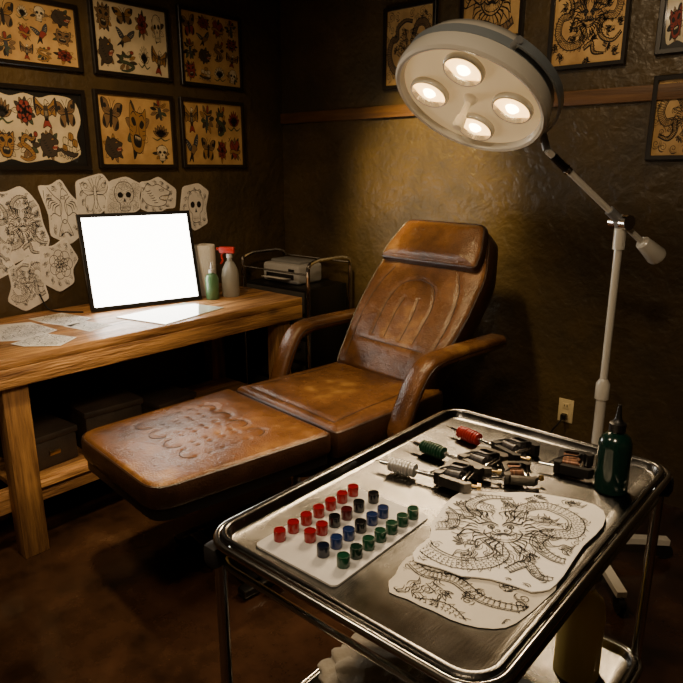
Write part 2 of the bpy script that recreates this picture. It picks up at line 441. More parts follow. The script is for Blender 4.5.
def d_dagger(A,w,c=True):
    if c: backing(A,w)
    A.shape([(-.14,.3),(.14,.3),(.12,-.6),(0,-.98),(-.12,-.6)],w,BLU if c else None,3,1.3)
    A.shape([(-.5,.42),(0,.28),(.5,.42),(.45,.54),(0,.42),(-.45,.54)],w,OCH if c else None,3,3)
    A.shape([(-.1,.5),(.1,.5),(.12,.9),(0,1),(-.12,.9)],w,RED if c else None,4,3)
    A.line(cr([(-.5,-.3),(-.1,-.1),(.25,-.3),(-.1,-.55),(.3,-.7)]),w*3,GRN if c else INK,4)
def d_lotus(A,w,c=True):
    m=ch_(RED,INKG,PAPC)
    for a in (-1.1,-.75,-.38,.38,.75,1.1,0):
        x,y=sin(a),cos(a)
        A.shape([(0,-.4),(x*.5-.16*y,-.4+y*.55+.16*x),(x*.9,-.4+y*1.1),(x*.5+.16*y,-.4+y*.55-.16*x)],w,(m if c else None),4,1)
        A.line([(0,-.4),(x*.6,-.4+y*.7)],w*(2.4 if c else 1),lv=2.4)
    A.line(cr([(-.9,-.5),(-.4,-.7),(0,-.5),(.4,-.7),(.9,-.5)]),w*3,GRN if c else INK)
def d_eagle(A,w,c=True):
    m=ch_(INKG,OCH)
    for s in (-1,1):
        A.shape([(.1*s,.25),(.5*s,.55),(.95*s,.9),(1.0*s,.3),(.85*s,-.2),(.55*s,-.1),(.2*s,-.2)],w*1.2,m if c else None,5,1)
        for k in range(5): A.line(cr([(.2*s+.1*k*s,.2+.05*k),(.45*s+.1*k*s,.1+.08*k),(.5*s+.11*k*s,-.1+.09*k)],3),w*1.8)
        if c: A.fill(INK,cr([(.85*s,.85),(.97*s,.85),(1.0*s,.3),(.86*s,-.12)],3,True),2.4)
    A.shape([(-.16,.3),(0,.5),(.16,.3),(.18,-.3),(0,-.5),(-.18,-.3)],w,(INKD if c else None),4,3)
    A.shape([(-.1,.45),(-.02,.75),(.15,.72),(.32,.55),(.14,.52),(.08,.4)],w,(PAPC if c else None),4,4)
    A.shape([(-.12,-.4),(-.4,-.95),(0,-.8),(.4,-.95),(.12,-.4)],w,(RED if c else None),3,3)
    if c:
        for k in range(5): A.line([(-.1+.05*k,.1),(-.1+.05*k,-.2)],w*.7,PAPC,5)
def d_cat(A,w,c=True):
    if c: backing(A,w)
    A.shape([(-.75,.3),(-.45,.8),(-.2,.65),(.15,.75),(.55,.45),(.85,.25),(.75,.02),(.35,-.02),(.2,-.2),(.6,-.35),(.5,-.6),(.05,-.7),(-.5,-.55),(-.8,-.1)],w*1.3,(INKD if c else None),4,1.3)
    A.shape([(.75,.02),(.35,-.02),(.2,-.2),(.58,-.33)],w,(RED if c else None),4,3)
    A.shape([(.2,.38),(.38,.45),(.48,.34),(.3,.3)],w,(OCH if c else None),3,3)
    for k in range(3): A.fill(PAPC,[(.42+.11*k,.0),(.5+.11*k,.0),(.46+.11*k,-.13)],5);A.fill(PAPC,[(.3+.1*k,-.27),(.37+.1*k,-.3),(.34+.1*k,-.18)],5)
    for k in range(6): A.line(cr([(-.6+.09*k,.35-.16*k),(-.45+.09*k,.3-.15*k),(-.3+.08*k,.38-.16*k)],3),w*1.6,INK,3)
def d_ship(A,w,c=True):
    A.shape([(-.8,-.35),(-.6,-.6),(.5,-.6),(.85,-.25),(.4,-.35)],w*1.2,(INKD if c else None),3,2)
    for x,h in ((-.45,.5),(0,.9),(.42,.6)):
        A.line([(x,-.4),(x,h)],w*1.8)
        for k in range(2): A.shape([(x-.2+.04*k,h-.1-.45*k),(x+.2-.04*k,h-.1-.45*k),(x+.26,h-.5-.4*k),(x-.16,h-.5-.4*k)],w,(ch_(PAPC,OCH) if c else None),3,3)
    for k in range(6): A.line(spiral(-.75+.3*k,-.75,.16,1.2,2+k,14),w*1.5,BLU if c else INK)
    A.line([(.5,-.3),(1,.05)],w*1.8)
DES=[d_rose,d_skull,d_cat,d_eagle,d_snake,d_ship,d_mask,d_dagger,d_lotus,d_bird,d_heart,d_moth]
def scaled_body(A,ctr,w0,w1,lw,lanes=3,step=2,spikes=True,n=10,m=None):
    q=cr(ctr,n);N=len(q);wid=[w0+(w1-w0)*sin(pi*min(1,(i/(N-1))*.9+.18)) for i in range(N)]
    nr=[]
    for i in range(N):
        t=V((q[min(i+1,N-1)][0]-q[max(i-1,0)][0],q[min(i+1,N-1)][1]-q[max(i-1,0)][1]));t.normalize();nr.append((t,V((-t[1],t[0]))))
    e1=[(q[i][0]+nr[i][1][0]*wid[i],q[i][1]+nr[i][1][1]*wid[i]) for i in range(N)]
    e2=[(q[i][0]-nr[i][1][0]*wid[i],q[i][1]-nr[i][1][1]*wid[i]) for i in range(N)]
    if m: 
        for i in range(N-1): A.fill(m,[e1[i],e1[i+1],e2[i+1],e2[i]],1)
    A.line(e1,lw*1.4,taper=False);A.line(e2,lw*1.4,taper=False)
    e3=[(q[i][0]-nr[i][1][0]*wid[i]*.6,q[i][1]-nr[i][1][1]*wid[i]*.6) for i in range(N)]
    A.line(e3,lw,taper=False)
    for i in range(1,N-1,step):
        t,nn=nr[i];w=wid[i]
        A.line([e2[i],(e3[i][0]+t[0]*w*.12,e3[i][1]+t[1]*w*.12)],lw*.8)
        r=w*1.45/lanes*.55
        for L in range(lanes):
            o=-.42*w+(L+.5+(.25 if (i//step)%2 else -.25))*1.4*w/lanes
            c=(q[i][0]+nn[0]*o,q[i][1]+nn[1]*o)
            A.line([(c[0]+r*(cos(a)*t[0]*1.2+sin(a)*nn[0]),c[1]+r*(cos(a)*t[1]*1.2+sin(a)*nn[1])) for a in (-1.5,-.9,-.3,.3,.9,1.5)],lw*.8,taper=False)
        if spikes and i%(step*2)==1:
            a=e1[i];A.line([(a[0]-t[0]*w*.25,a[1]-t[1]*w*.25),(a[0]+nn[0]*w*.55+t[0]*w*.3,a[1]+nn[1]*w*.55+t[1]*w*.3),(a[0]+t[0]*w*.3,a[1]+t[1]*w*.3)],lw,taper=False)
def cloud(A,x,y,r,lw,m=None):
    A.line(spiral(x,y,r,1.5,random.uniform(0,6)),lw)
    for k in range(3):
        a=random.uniform(0,6);A.line([(x+r*(1.15+.1*k)*cos(a+t),y+r*(1.15+.1*k)*sin(a+t)) for t in (0,.25,.5,.75,1,1.25)],lw)
def flame(A,x,y,L,a,lw):
    c0,s0=cos(a),sin(a)
    def T(ps): return [(x+L*(p[0]*c0-p[1]*s0),y+L*(p[0]*s0+p[1]*c0)) for p in ps]
    A.line(T(cr([(0,.18),(.35,.3),(.65,.05),(1,.22)],4)),lw);A.line(T(cr([(0,-.15),(.3,-.02),(.6,-.16),(1,.22)],4)),lw)
    A.line(T(cr([(.05,.02),(.35,.12),(.6,-.04),(.8,.06)],4)),lw*.7)
def beast_head(A,x,y,s,lw):
    def T(ps,f=1): return [(x+f*p[0]*s,y+p[1]*s) for p in ps]
    A.line(T(cr([(-.35,.1),(-.42,-.15),(-.25,-.4),(0,-.36),(.25,-.4),(.42,-.15),(.35,.1)])),lw*1.6)
    for f in (-1,1):
        A.line(T(cr([(.08,.25),(.4,.5),(.9,.35),(1.05,.6)]),f),lw*2.4)
        A.line(T(cr([(.08,.12),(.4,.34),(.8,.2)]),f),lw)
        A.line(T(circ(.42,.12,.14,10),f),lw*1.4,closed=True);A.fill(INK,T(circ(.42,.12,.07,8),f),3)
        A.line(T(spiral(.17,-.2,.13,1.2,0,14),f),lw*1.4)
        A.line(T(cr([(.45,.5),(.75,.85),(.6,1.3),(.85,1.55)]),f),lw*1.6);A.line(T(cr([(.3,.55),(.5,.9),(.42,1.3),(.85,1.55)]),f),lw*1.6)
        for k in range(5): A.line(T([(.42+.02*k,.65+.15*k),(.66,.7+.14*k)],f),lw)
        A.line(T(cr([(.4,-.25),(.9,-.45),(1.5,-.1),(1.9,-.5),(2.2,-.35)]),f),lw*1.5)
        A.line(T(cr([(.72,-.1),(.8,-.45),(.45,-.9),(0,-1.05)]),f),lw*1.6)
        A.line(T(cr([(.55,-.35),(.5,-.7),(.2,-.85),(0,-.86)]),f),lw)
        for k in range(4): A.line(T([(.08+.13*k,-.45),(.14+.13*k,-.62),(.2+.13*k,-.43)],f),lw)
        for k in range(15):
            a=1.3-k*.19;r0,r1=1.0,1.5+.25*(k%3)
            A.line(T(cr([(r0*cos(a),r0*sin(a)),((r0+r1)/2*cos(a+.16),(r0+r1)/2*sin(a+.16)),(r1*cos(a-.05),r1*sin(a-.05))],5),f),lw*1.2)
            A.line(T(cr([(r0*cos(a-.13),r0*sin(a-.13)),((r0+r1)/2*cos(a-.05),(r0+r1)/2*sin(a-.05)),(r1*cos(a-.05),r1*sin(a-.05))],5),f),lw)
            A.line(T([(r0*.75*cos(a),r0*.75*sin(a)),(r0*.98*cos(a+.05),r0*.98*sin(a+.05))],f),lw)
    A.line(T(cr([(-.6,-.3),(-.3,-.5),(0,-.44),(.3,-.5),(.6,-.3)])),lw*1.8)
def claw(A,x,y,s,rot,lw):
    c0,s0=cos(rot),sin(rot)
    def T(ps): return [(x+s*(p[0]*c0-p[1]*s0),y+s*(p[0]*s0+p[1]*c0)) for p in ps]
    A.line(T(cr([(-1.3,.35),(-.6,.3),(-.1,.35)])),lw*1.3);A.line(T(cr([(-1.3,-.25),(-.6,-.3),(-.1,-.35)])),lw*1.3)
    for k in range(4): A.line(T(cr([(-1.2+.3*k,.28),(-1.1+.3*k,0),(-1.2+.3*k,-.22)],3)),lw*.8)
    for a in (-.8,-.25,.3,.85):
        p=[(.1*cos(a),.35*sin(a)),(.6*cos(a)-.12*sin(a),.6*sin(a)+.12*cos(a)),(1.1*cos(a),1.1*sin(a)-.15)]
        A.line(T(cr(p)),lw*1.4);A.line(T(cr([(.3*cos(a+.3),.35*sin(a+.3)),(.62*cos(a)+.1*sin(a),.6*sin(a)-.12*cos(a)),p[2]])),lw)
def big_beast(A,lw,fillm=None,fine=False,bw=1):
    ln,n=(4,14) if fine else (3,10)
    scaled_body(A,[(.22,.3),(.42,.62),(.78,.6),(.95,.2),(.78,-.12),(.5,-.1),(.42,-.38),(.62,-.62),(.95,-.5)],.07*bw,.15*bw,lw,m=fillm,lanes=ln,n=n)
    scaled_body(A,[(-.2,-.2),(-.05,-.48),(-.35,-.68),(-.75,-.62),(-.97,-.2),(-.85,.2),(-.6,.28),(-.55,.58),(-.2,.75),(.15,.7)],.06*bw,.15*bw,lw,m=fillm,lanes=ln,n=n)
    beast_head(A,.0,.08,.29,lw)
    claw(A,.22,-.55,.17,-1.0,lw);claw(A,-.6,-.12,.16,2.6,lw);claw(A,.72,.85,.14,.6,lw);claw(A,-.2,-.9,.14,-2.2,lw)
    cl=[(-.3,.5,.09),(.5,.2,.08),(-.62,.0,.1),(.1,-.68,.1),(.85,-.4,.1),(-.85,.55,.1),(-.35,-.42,.07),(0,-.3,.06),(.92,.72,.09),(-.7,-.8,.08),(.35,.8,.08)]
    if fine: cl+=[(-1.05,.75,.1),(-.9,.9,.12),(-.6,.9,.1),(.1,.95,.1),(.6,.95,.12),(1.1,.4,.1),(1.1,-.1,.12),(1.0,-.75,.13),(.75,-.85,.12),(.4,-.9,.12),(0,-.95,.13),(-.35,-.95,.12),(-1.0,-.85,.13),(-1.15,-.45,.1),(-1.15,.3,.12),(.3,-.15,.06),(-.25,-.02,.05),(-.4,.1,.06),(.6,-.33,.07),(.12,-.45,.06)]
    for x,y,r in cl: cloud(A,x,y,r,lw)
def fine_beast(A,lw,seed=11,nc=40):
    for ctr,w in (([(.28,.32),(.4,.6),(.72,.66),(.98,.36),(.86,.04),(.55,.02),(.36,-.2),(.5,-.5),(.85,-.6),(1.1,-.4)],.1),
                  ([(-.24,-.12),(-.1,-.42),(-.34,-.62),(-.72,-.6),(-1.0,-.3),(-.92,.08),(-.62,.16),(-.58,.44),(-.82,.7),(-1.1,.6)],.105),
                  ([(-.25,.4),(-.3,.66),(-.05,.86),(.3,.84)],.07),([(-.1,-.75),(.15,-.62),(.25,-.85),(.6,-.9)],.06)):
        scaled_body(A,ctr,w*.35,w,lw*.85,lanes=3,n=15)
    beast_head(A,.0,.1,.29,lw*1.2)
    rr=random.Random(seed)
    for k in range(24):
        a=k*2*pi/24;flame(A,.0+.46*cos(a),.08+.46*sin(a),rr.uniform(.16,.28),a+rr.uniform(-.4,.4),lw)
    for x,y,a in ((.55,.3,.3),(-.45,-.38,-2.2),(.62,-.28,-.6),(-.75,.3,2.4),(.2,.62,1.1),(.85,-.85,-.3),(-.55,.9,1.8),(-.8,-.85,3.6),(1.0,.7,.6),(-1.0,-.62,3.2),(0,-.98,-1.4),(.95,-.15,0)):
        for j in range(4): flame(A,x,y,rr.uniform(.18,.27),a+.45*(j-1.5),lw)
    claw(A,.18,-.42,.14,-1.1,lw*1.2);claw(A,-.5,-.2,.14,2.9,lw*1.2);claw(A,.62,.88,.13,.5,lw*1.2);claw(A,-.42,.62,.13,1.9,lw*1.2);claw(A,.68,-.72,.12,-.4,lw*1.2)
    for _ in range(nc):
        x,y=rr.uniform(-1.15,1.15),rr.uniform(-1.05,1.05)
        if x*x+y*y<.2: continue
        cloud(A,x,y,rr.uniform(.03,.06),lw*.8)
def floral(A,lw,k0=1):
    for x,y,r in ((-.5,.2,.4),(.35,-.1,.45),(-.1,-.6,.32),(.7,.5,.3),(-.75,-.6,.3),(.8,-.65,.3),(0,.75,.3)):
        for k in range(7):
            a=k*2*pi/7;A.line(cr([(x+.3*r*cos(a-.3),y+.3*r*sin(a-.3)),(x+r*cos(a-.35),y+r*sin(a-.35)),(x+1.1*r*cos(a),y+1.1*r*sin(a)),(x+r*cos(a+.35),y+r*sin(a+.35)),(x+.3*r*cos(a+.3),y+.3*r*sin(a+.3))],4),lw)
            A.line([(x+.35*r*cos(a),y+.35*r*sin(a)),(x+.8*r*cos(a),y+.8*r*sin(a))],lw)
        A.line(spiral(x,y,.25*r,2),lw)
def waves(A,lw):
    scaled_body(A,[(-1.1,-.2),(-.7,-.55),(-.2,-.5),(.15,-.75),(.6,-.65),(1,-.3)],.05,.11,lw*.85,lanes=3,n=16)
    scaled_body(A,[(-1,.5),(-.6,.1),(-.2,.1),(.2,-.15),(.7,-.1),(1,.2)],.04,.08,lw*.85,lanes=3,n=16)
    for _ in range(30): cloud(A,random.uniform(-1.1,1.1),random.uniform(-1,1),random.uniform(.04,.08),lw)
    for _ in range(26): flame(A,random.uniform(-1,1),random.uniform(-.9,.9),.24,random.uniform(0,6),lw)
    claw(A,-.3,-.2,.16,-.6,lw);claw(A,.5,.3,.16,.8,lw)
# ---------------------------------------------------------------- framed flash art
def wallM(side,cx,cz,d):
    if side=='L': return frameM((XL+d,cx,cz),(0,1,0),(0,0,1),(1,0,0))
    return frameM((cx,YB-d,cz),(1,0,0),(0,0,1),(0,-1,0))
def picture(side,u0,v0,u1,v1,paper,cols,rows,label,kind='flash',group='framed flash sheets on the wall'):
    w=u1-u0;h=v1-v0;cx=(u0+u1)/2;cz=(v0+v1)/2;fw=.02
    M=wallM(side,cx,cz,0.0)
    b=B();o=[(-w/2,-h/2),(w/2,-h/2),(w/2,h/2),(-w/2,h/2)]
    i=[(-w/2+fw,-h/2+fw),(w/2-fw,-h/2+fw),(w/2-fw,h/2-fw),(-w/2+fw,h/2-fw)]
    def r(ps,z): return [(p[0],p[1],z) for p in ps]
    e=.003
    o2=[(p[0]-math.copysign(e,p[0]),p[1]-math.copysign(e,p[1])) for p in o]
    b.loft(BLKSAT,[r(i,0),r(o,0),r(o,.021),r(o2,.024),r(i,.022)],closed=True)
    f=b.obj('picture_frame',M=M);tag(f,label,'picture frame',group)
    b=B();b.box(paper,(w-2*fw+.004,h-2*fw+.004,.008),(0,0,.006));Z=Matrix.Translation((0,0,.0102))
    iw,ih=w-2*fw-.012,h-2*fw-.012
    if kind=='flash':
        ds=DES[:];random.shuffle(ds);n=0
        cuts=[i/cols+(random.uniform(-.06,.06) if 0<i<cols else 0) for i in range(cols+1)]
        for a in range(cols):
            rw=max(2,rows if random.random()<.6 else rows+1)
            if cols==3 and a==1 and rows==2: rw=1
            hs=[random.uniform(.8,1.2) for _ in range(rw)];tot=sum(hs);y=0
            for c in range(rw):
                cw,ch=iw*(cuts[a+1]-cuts[a]),ih*hs[c]/tot
                k=random.uniform(.9,1.0)
                b.setA(Z,-iw/2+iw*cuts[a]+cw*.5,-ih/2+y+ch*.5,cw*.5*k,ch*.5*k,random.uniform(-.2,.2))
                (ds[n%len(ds)] if rw>1 else d_mask)(b,.04 if rw>1 else .025);n+=1;y+=ch
    elif kind=='cut':
        q=cr([(x*iw*.5,y*ih*.5) for x,y in [(-.98,.6),(-.85,.95),(-.5,.85),(-.2,.95),(.1,.85),(.4,.95),(.85,.85),(.98,.3),(.85,-.2),(.9,-.7),(.5,-.95),(.2,-.85),(-.3,-.95),(-.6,-.85),(-.9,-.9),(-.98,-.1)]],4,True)
        b.prism(PAPC,q,.009,.0105)
        Z=Matrix.Translation((0,0,.0108));n=0;ds=[d_mask,d_lotus,d_snake,d_rose,d_cat,d_eagle,d_ship,d_moth]
        for a in range(4):
            for c in range(2):
                b.setA(Z,iw*(-.34+.225*a),ih*(-.23+.46*c),iw*.12,ih*.23,random.uniform(-.3,.3));ds[n](b,.045);n+=1
    elif kind=='beast':
        b.setA(Z,0,0,iw*.46*random.choice((-1,1)),ih*.47);big_beast(b,.018,INKG if random.random()<.6 else None,True,.75)
    elif kind=='fine':
        b.setA(Z,0,0,iw*.44,ih*.46);fine_beast(b,.022,5,20)
    else:
        b.setA(Z,0,0,iw*.5,ih*.5);beast_head(b,0,0,.5,.03);scaled_body(b,[(-.8,-.9),(-.3,-.75),(.3,-.9),(.8,-.7)],.08,.14,.02,4,m=INKG)
        for x,y in ((-.8,.8),(.8,.8),(-.85,0),(.85,.1)): cloud(b,x,y,.12,.022)
    b.obj('artwork',f)
    return f
LF=[((1.29,2.009,1.729,2.31),PAPT,4,2,'flash','black framed tan flash sheet of roses, skulls and birds'),
((1.79,2.011,2.248,2.38),PAPC,4,2,'flash','black framed pale cream flash sheet with small coloured designs'),
((2.31,2.006,2.759,2.415),PAPT,4,3,'flash','black framed tan flash sheet packed with small designs'),
((1.22,1.544,1.723,1.926),PAPK,4,2,'cut','black framed cut-out flash sheet on black mount board'),
((1.771,1.554,2.243,1.939),PAPT,3,2,'flash','black framed tan flash sheet with a large central mask'),
((2.288,1.555,2.757,1.941),PAPT,4,2,'flash','black framed tan flash sheet with rows of dark motifs')]
for r,pa,c,rw,k,lab in LF: picture('L',*r,pa,c,rw,lab,k)
BF=[((-2.372,1.981,-2.027,2.403),PAPT,'beast','black framed tan print of a scaly serpent design'),
((-1.886,2.157,-1.536,2.6),PAPT,'head','black framed tan print of a horned beast head'),
((-1.402,1.991,-1.043,2.40),PAPT,'fine','black framed tan print with fine beast line work'),
((-.925,2.014,-.60,2.40),PAPK,'cut','black framed dark print near the rail'),
((-.913,1.586,-.60,1.932),PAPT,'beast','black framed tan print of coiled black line shapes')]
for r,pa,k,lab in BF: picture('K',*r,pa,3,2,lab,k,'framed prints above the rail')
# ---------------------------------------------------------------- stencil cut-outs on left wall
SH=[[(1.2,1.45),(1.29,1.445),(1.36,1.475),(1.40,1.44),(1.44,1.38),(1.45,1.29),(1.475,1.207),(1.42,1.09),(1.35,1.13),(1.27,1.1),(1.19,1.155)],
[(1.44,1.474),(1.5,1.47),(1.559,1.505),(1.60,1.43),(1.655,1.371),(1.64,1.29),(1.66,1.23),(1.574,1.175),(1.477,1.225),(1.48,1.33)],
[(1.635,1.49),(1.70,1.51),(1.785,1.53),(1.83,1.47),(1.80,1.42),(1.80,1.35),(1.695,1.285),(1.63,1.335)],
[(1.82,1.488),(1.92,1.512),(2.015,1.467),(1.99,1.4),(1.995,1.337),(1.885,1.285),(1.775,1.318),(1.80,1.4)],
[(2.0,1.482),(2.06,1.485),(2.125,1.51),(2.24,1.437),(2.225,1.33),(2.16,1.33),(2.095,1.295),(1.985,1.34),(2.01,1.42)],
[(2.28,1.45),(2.395,1.47),(2.47,1.42),(2.44,1.32),(2.45,1.23),(2.345,1.188),(2.30,1.25),(2.25,1.297)],
[(1.25,1.09),(1.30,1.10),(1.365,1.145),(1.455,1.072),(1.42,1.0),(1.435,.915),(1.31,.868),(1.23,.93),(1.26,1.0)],
[(1.415,1.185),(1.48,1.175),(1.55,1.215),(1.61,1.1),(1.57,1.05),(1.575,.98),(1.49,.94),(1.40,1.005)],
[(1.17,1.225),(1.23,1.21),(1.29,1.2),(1.27,1.14),(1.30,1.08),(1.175,1.03)]]
def sk(f,w,extra=True):
    def g(A):
        f(A,w,False)
        if extra:
            for k in range(13):
                a=k*2*pi/13;flame(A,.75*cos(a),.75*sin(a),.3,a+.5,w*.7)
                cloud(A,.95*cos(a+.2),.95*sin(a+.2),.08,w*.6)
    return g
SK=[lambda A:fine_beast(A,.011,3,6),sk(d_eagle,.022),sk(d_moth,.022),lambda A:(floral(A,.012),d_skull(A,.026,False)),sk(d_cat,.024),sk(d_skull,.022),lambda A:big_beast(A,.012),sk(d_rose,.022),lambda A:waves(A,.012)]
for n,w in enumerate(SH):
    cx=sum(p[0] for p in w)/len(w);cz=sum(p[1] for p in w)/len(w)
    q=[V((p[0]-cx,p[1]-cz)) for p in w];q=ccw(rpoly(q,.018,2))
    lv=.0008+.0022*(n%4 if n!=8 else 1)
    M=wallM('L',cx,cz,0)
    b=B();b.prism(PAPSH,q,-.0015,lv);sx=max(abs(p[0]) for p in q);sy=max(abs(p[1]) for p in q)
    Z=Matrix.Translation((0,0,lv+.0002));b.clip=offset(q,.008)
    b.A=Z@Matrix.Diagonal((sx*.8,sy*.8,1,1));SK[n](b)
    o=b.obj('stencil_sheet',M=M);tag(o,'cut-out white paper with black line drawing pinned to wall','paper','stencil drawings pinned to the wall')
# ---------------------------------------------------------------- workbench
BX0,BX1,BY0,BY1,BZ=-3.2,-2.46,.62,2.5,.86
wb=empty('workbench',((BX0+BX1)/2,(BY0+BY1)/2,0));tag(wb,'long rough pine workbench with thick top and lower shelf','workbench')
cx,cy=(BX0+BX1)/2,(BY0+BY1)/2
b=B()
W3=(BX1-BX0)/3
for k in range(3): b.box(WOOD,(W3-.003,BY1-BY0+.012*(k%2),.04),(BX0-cx+W3*(k+.5),0,BZ-.02),bev=.005)
b.obj('tabletop',wb)
for sx in (0,1):
    b=B();b.box(WOOD,(.03,BY1-BY0-.01,.075),((BX0+.04 if sx==0 else BX1-.012)-cx,0,BZ-.0785),bev=.004);b.obj('apron',wb)
for x in (BX0+.08,BX1-.055):
    for y in (.94,BY1-.12):
        b=B();b.box(WOODV,(.08,.1,BZ-.041),(x-cx-(.016 if x>-3 else 0),y-cy,(BZ-.041)/2),bev=.003);b.obj('leg',wb)
b=B();b.box(WOOD,(.56,1.5,.025),(-.0,.12,.265),bev=.003);b.obj('lower_shelf',wb)
b=B();b.box(WOOD,(.035,1.72,.1),(BX1-.13-cx,.07,.235),bev=.003);b.obj('shelf_rail',wb)
def xsheet(name,pts,z,m,label,cat,art=None,lw=.03,group=None,th=.0008):
    cx=sum(p[0] for p in pts)/len(pts);cy=sum(p[1] for p in pts)/len(pts)
    q=ccw([V((p[0]-cx,p[1]-cy)) for p in pts])
    b=B();b.prism(m,q,0,th)
    if art:
        b.clip=offset(q,.008);ex=V((cos(art[1]),sin(art[1]),0))
        ey=V((-ex.y,ex.x,0));b.A=frameM((0,0,th+.0001),ex*art[2],ey*art[3],V((0,0,1)));art[0](b,lw)
    o=b.obj(name,loc=(cx,cy,z));tag(o,label,cat,group);return o
for i,ps in enumerate([[(-3.05,1.12),(-3.0,1.24),(-2.755,1.25),(-2.675,1.095),(-2.74,1.0)],[(-3.07,1.26),(-3.08,1.43),(-2.86,1.47),(-2.77,1.32),(-2.93,1.27)],
    [(-2.66,1.01),(-2.73,1.18),(-2.56,1.24),(-2.48,1.13),(-2.58,1.03)],[(-2.80,1.30),(-2.82,1.42),(-2.66,1.46),(-2.62,1.33)]]):
    xsheet('paper_sheet',ps,BZ+.0004+(.0022 if i in(2,) else 0),PAPSH,'loose white drawing sheet lying on the wooden workbench','paper',((lambda A,l:(floral(A,l))),1.4,.13,.12),.018,'drawing sheets on the workbench')
xsheet('tracing_sheet',[(-2.78,1.55),(-2.475,1.62),(-2.565,2.03),(-2.82,1.97)],BZ+.0003,GLASSP,'pale translucent tracing sheet lying flat on the bench','tracing sheet',th=.004)
# ---------------------------------------------------------------- light box
lb=empty('light_box',(-2.905,1.81,BZ+.004),(radians(-13),0,radians(75.7)));tag(lb,'glowing white light box in thin black frame propped on bench','light box')
w,h=.58,.48
b=B();o=[(-w/2,0),(w/2,0),(w/2,h),(-w/2,h)];fw=.018;i=[(-w/2+fw,fw),(w/2-fw,fw),(w/2-fw,h-fw),(-w/2+fw,h-fw)]
Mx=frameM((0,0,0),(1,0,0),(0,0,1),(0,-1,0))
b.loft(BLACK,[[(p[0],p[1],-.008) for p in i],[(p[0],p[1],-.008) for p in o],[(p[0],p[1],.012) for p in o],[(p[0],p[1],.012) for p in i]],closed=True,M=Mx)
b.obj('frame',lb)
b=B();b.box(EMPANEL,(w-2*fw,.012,h-2*fw),(0,-.002,h/2));b.obj('light_panel',lb)
b=B();b.box(BLACK,(w-2*fw,.004,h-2*fw),(0,.0065,h/2));b.obj('back_panel',lb)
b=B();b.cyl(BLACK,(0,.01,.30),(0,.10,.036),.006,seg=10);b.obj('prop_stand',lb)
b=B();b.tube(RUBBER,cr([(-3.0,1.50,BZ+.005),(-3.05,1.46,BZ+.005),(-3.12,1.42,BZ+.005),(-3.17,1.40,BZ+.02),(-3.19,1.38,.95)]),.004);o=b.obj('power_cable');tag(o,'thin black power cable lying on bench behind light box','cable')
# ---------------------------------------------------------------- bench items
b=B();b.lathe(TOWEL,[(.019,0),(.058,0),(.06,.004),(.06,.276),(.058,.28),(.019,.28)],seg=32);b.lathe(CLOTH,[(.019,0),(.019,.28),(.016,.28),(.016,0)])
o=b.obj('paper_towel_roll',loc=(-2.94,2.21,BZ));tag(o,'white paper towel roll standing on the workbench','paper towel roll')
sb=empty('squeeze_bottle',(-2.80,2.144,BZ));tag(sb,'small squeeze bottle of pale green soap on workbench','bottle')
b=B();b.lathe(GLIQ,[(0,0),(.033,0),(.036,.005),(.036,.115),(.028,.135),(.012,.142),(.012,.146),(0,.146)]);b.obj('body',sb)
b=B();b.lathe(LGREYP,[(0,.146),(.015,.146),(.015,.16),(.006,.165),(.003,.2),(0,.2)]);b.obj('nozzle',sb)
sp=empty('spray_bottle',(-2.79,2.264,BZ),(0,0,radians(30)));tag(sp,'clear spray bottle with red trigger head on workbench','spray bottle')
b=B();b.lathe(TRANSP,[(0,0),(.044,0),(.048,.006),(.048,.12),(.043,.15),(.024,.19),(.014,.2),(.014,.215),(0,.215)]);b.obj('body',sp)
b=B();b.lathe(LGREYP,[(0,.215),(.017,.215),(.017,.237),(0,.237)]);b.obj('collar',sp)
b=B();b.box(REDP,(.09,.028,.036),(-.012,0,.258),bev=.007);b.box(REDP,(.02,.018,.016),(-.064,0,.263),bev=.004)
b.tube(REDP,cr([(-.035,0,.247),(-.045,0,.225),(-.04,0,.2),(-.052,0,.18)]),.006);b.obj('trigger_head',sp)
# ---------------------------------------------------------------- black drawer cart + printer
dc=empty('drawer_cart',(-2.86,2.85,0));tag(dc,'black steel drawer cart with chrome tube rails by wall','drawer cart')
b=B();b.box(BLACK,(.54,.36,.76),(0,0,.48),bev=.008);b.obj('body',dc)
for k in range(5):
    b=B();b.box(DRAWR,(.51,.016,.125),(0,-.187,.18+.15*k),bev=.006);d=b.obj('drawer',dc)
    b=B();b.tube(CHROME,[(.05,-.195,.2+.15*k),(.05,-.215,.2+.15*k),(.23,-.215,.2+.15*k),(.23,-.195,.2+.15*k)],.007);b.obj('handle',d)
for sx in (-1,1):
    b=B();b.tube(CHROME,[(sx*.29,-.19,.1)]+cr([(sx*.29,-.19,.94),(sx*.29,-.18,1.005),(sx*.29,-.1,1.03)],4)+cr([(sx*.29,.1,1.03),(sx*.29,.18,1.005),(sx*.29,.19,.94)],4)+[(sx*.29,.19,.1)],.012);b.obj('side_rail',dc)
for y,z in ((-.185,.95),(.185,.99)):
    b=B();b.tube(CHROME,[(-.29,y,z),(.29,y,z)],.006);b.obj('cross_rail',dc)
for sx in (-1,1):
    for sy in (-1,1):
        b=B();b.cyl(RUBBER,(sx*.23-.012,sy*.15,.045),(sx*.23+.012,sy*.15,.045),.045);b.cyl(CHROME,(sx*.23,sy*.15,.06),(sx*.23,sy*.15,.11),.01);b.obj('caster',dc)
pr=empty('printer',(-2.89,2.85,.861));tag(pr,'small grey desktop thermal printer on the black cart','printer')
b=B();b.box(LGREYP,(.32,.22,.12),(0,0,.06),bev=.02,seg=3);b.box(BLACK,(.24,.02,.03),(0,-.105,.045));b.box(BLACK,(.05,.004,.018),(.1,-.110,.085));b.obj('body',pr)
b=B();b.box(GREYP,(.26,.15,.02),(0,.01,.128),bev=.008);b.obj('lid',pr)
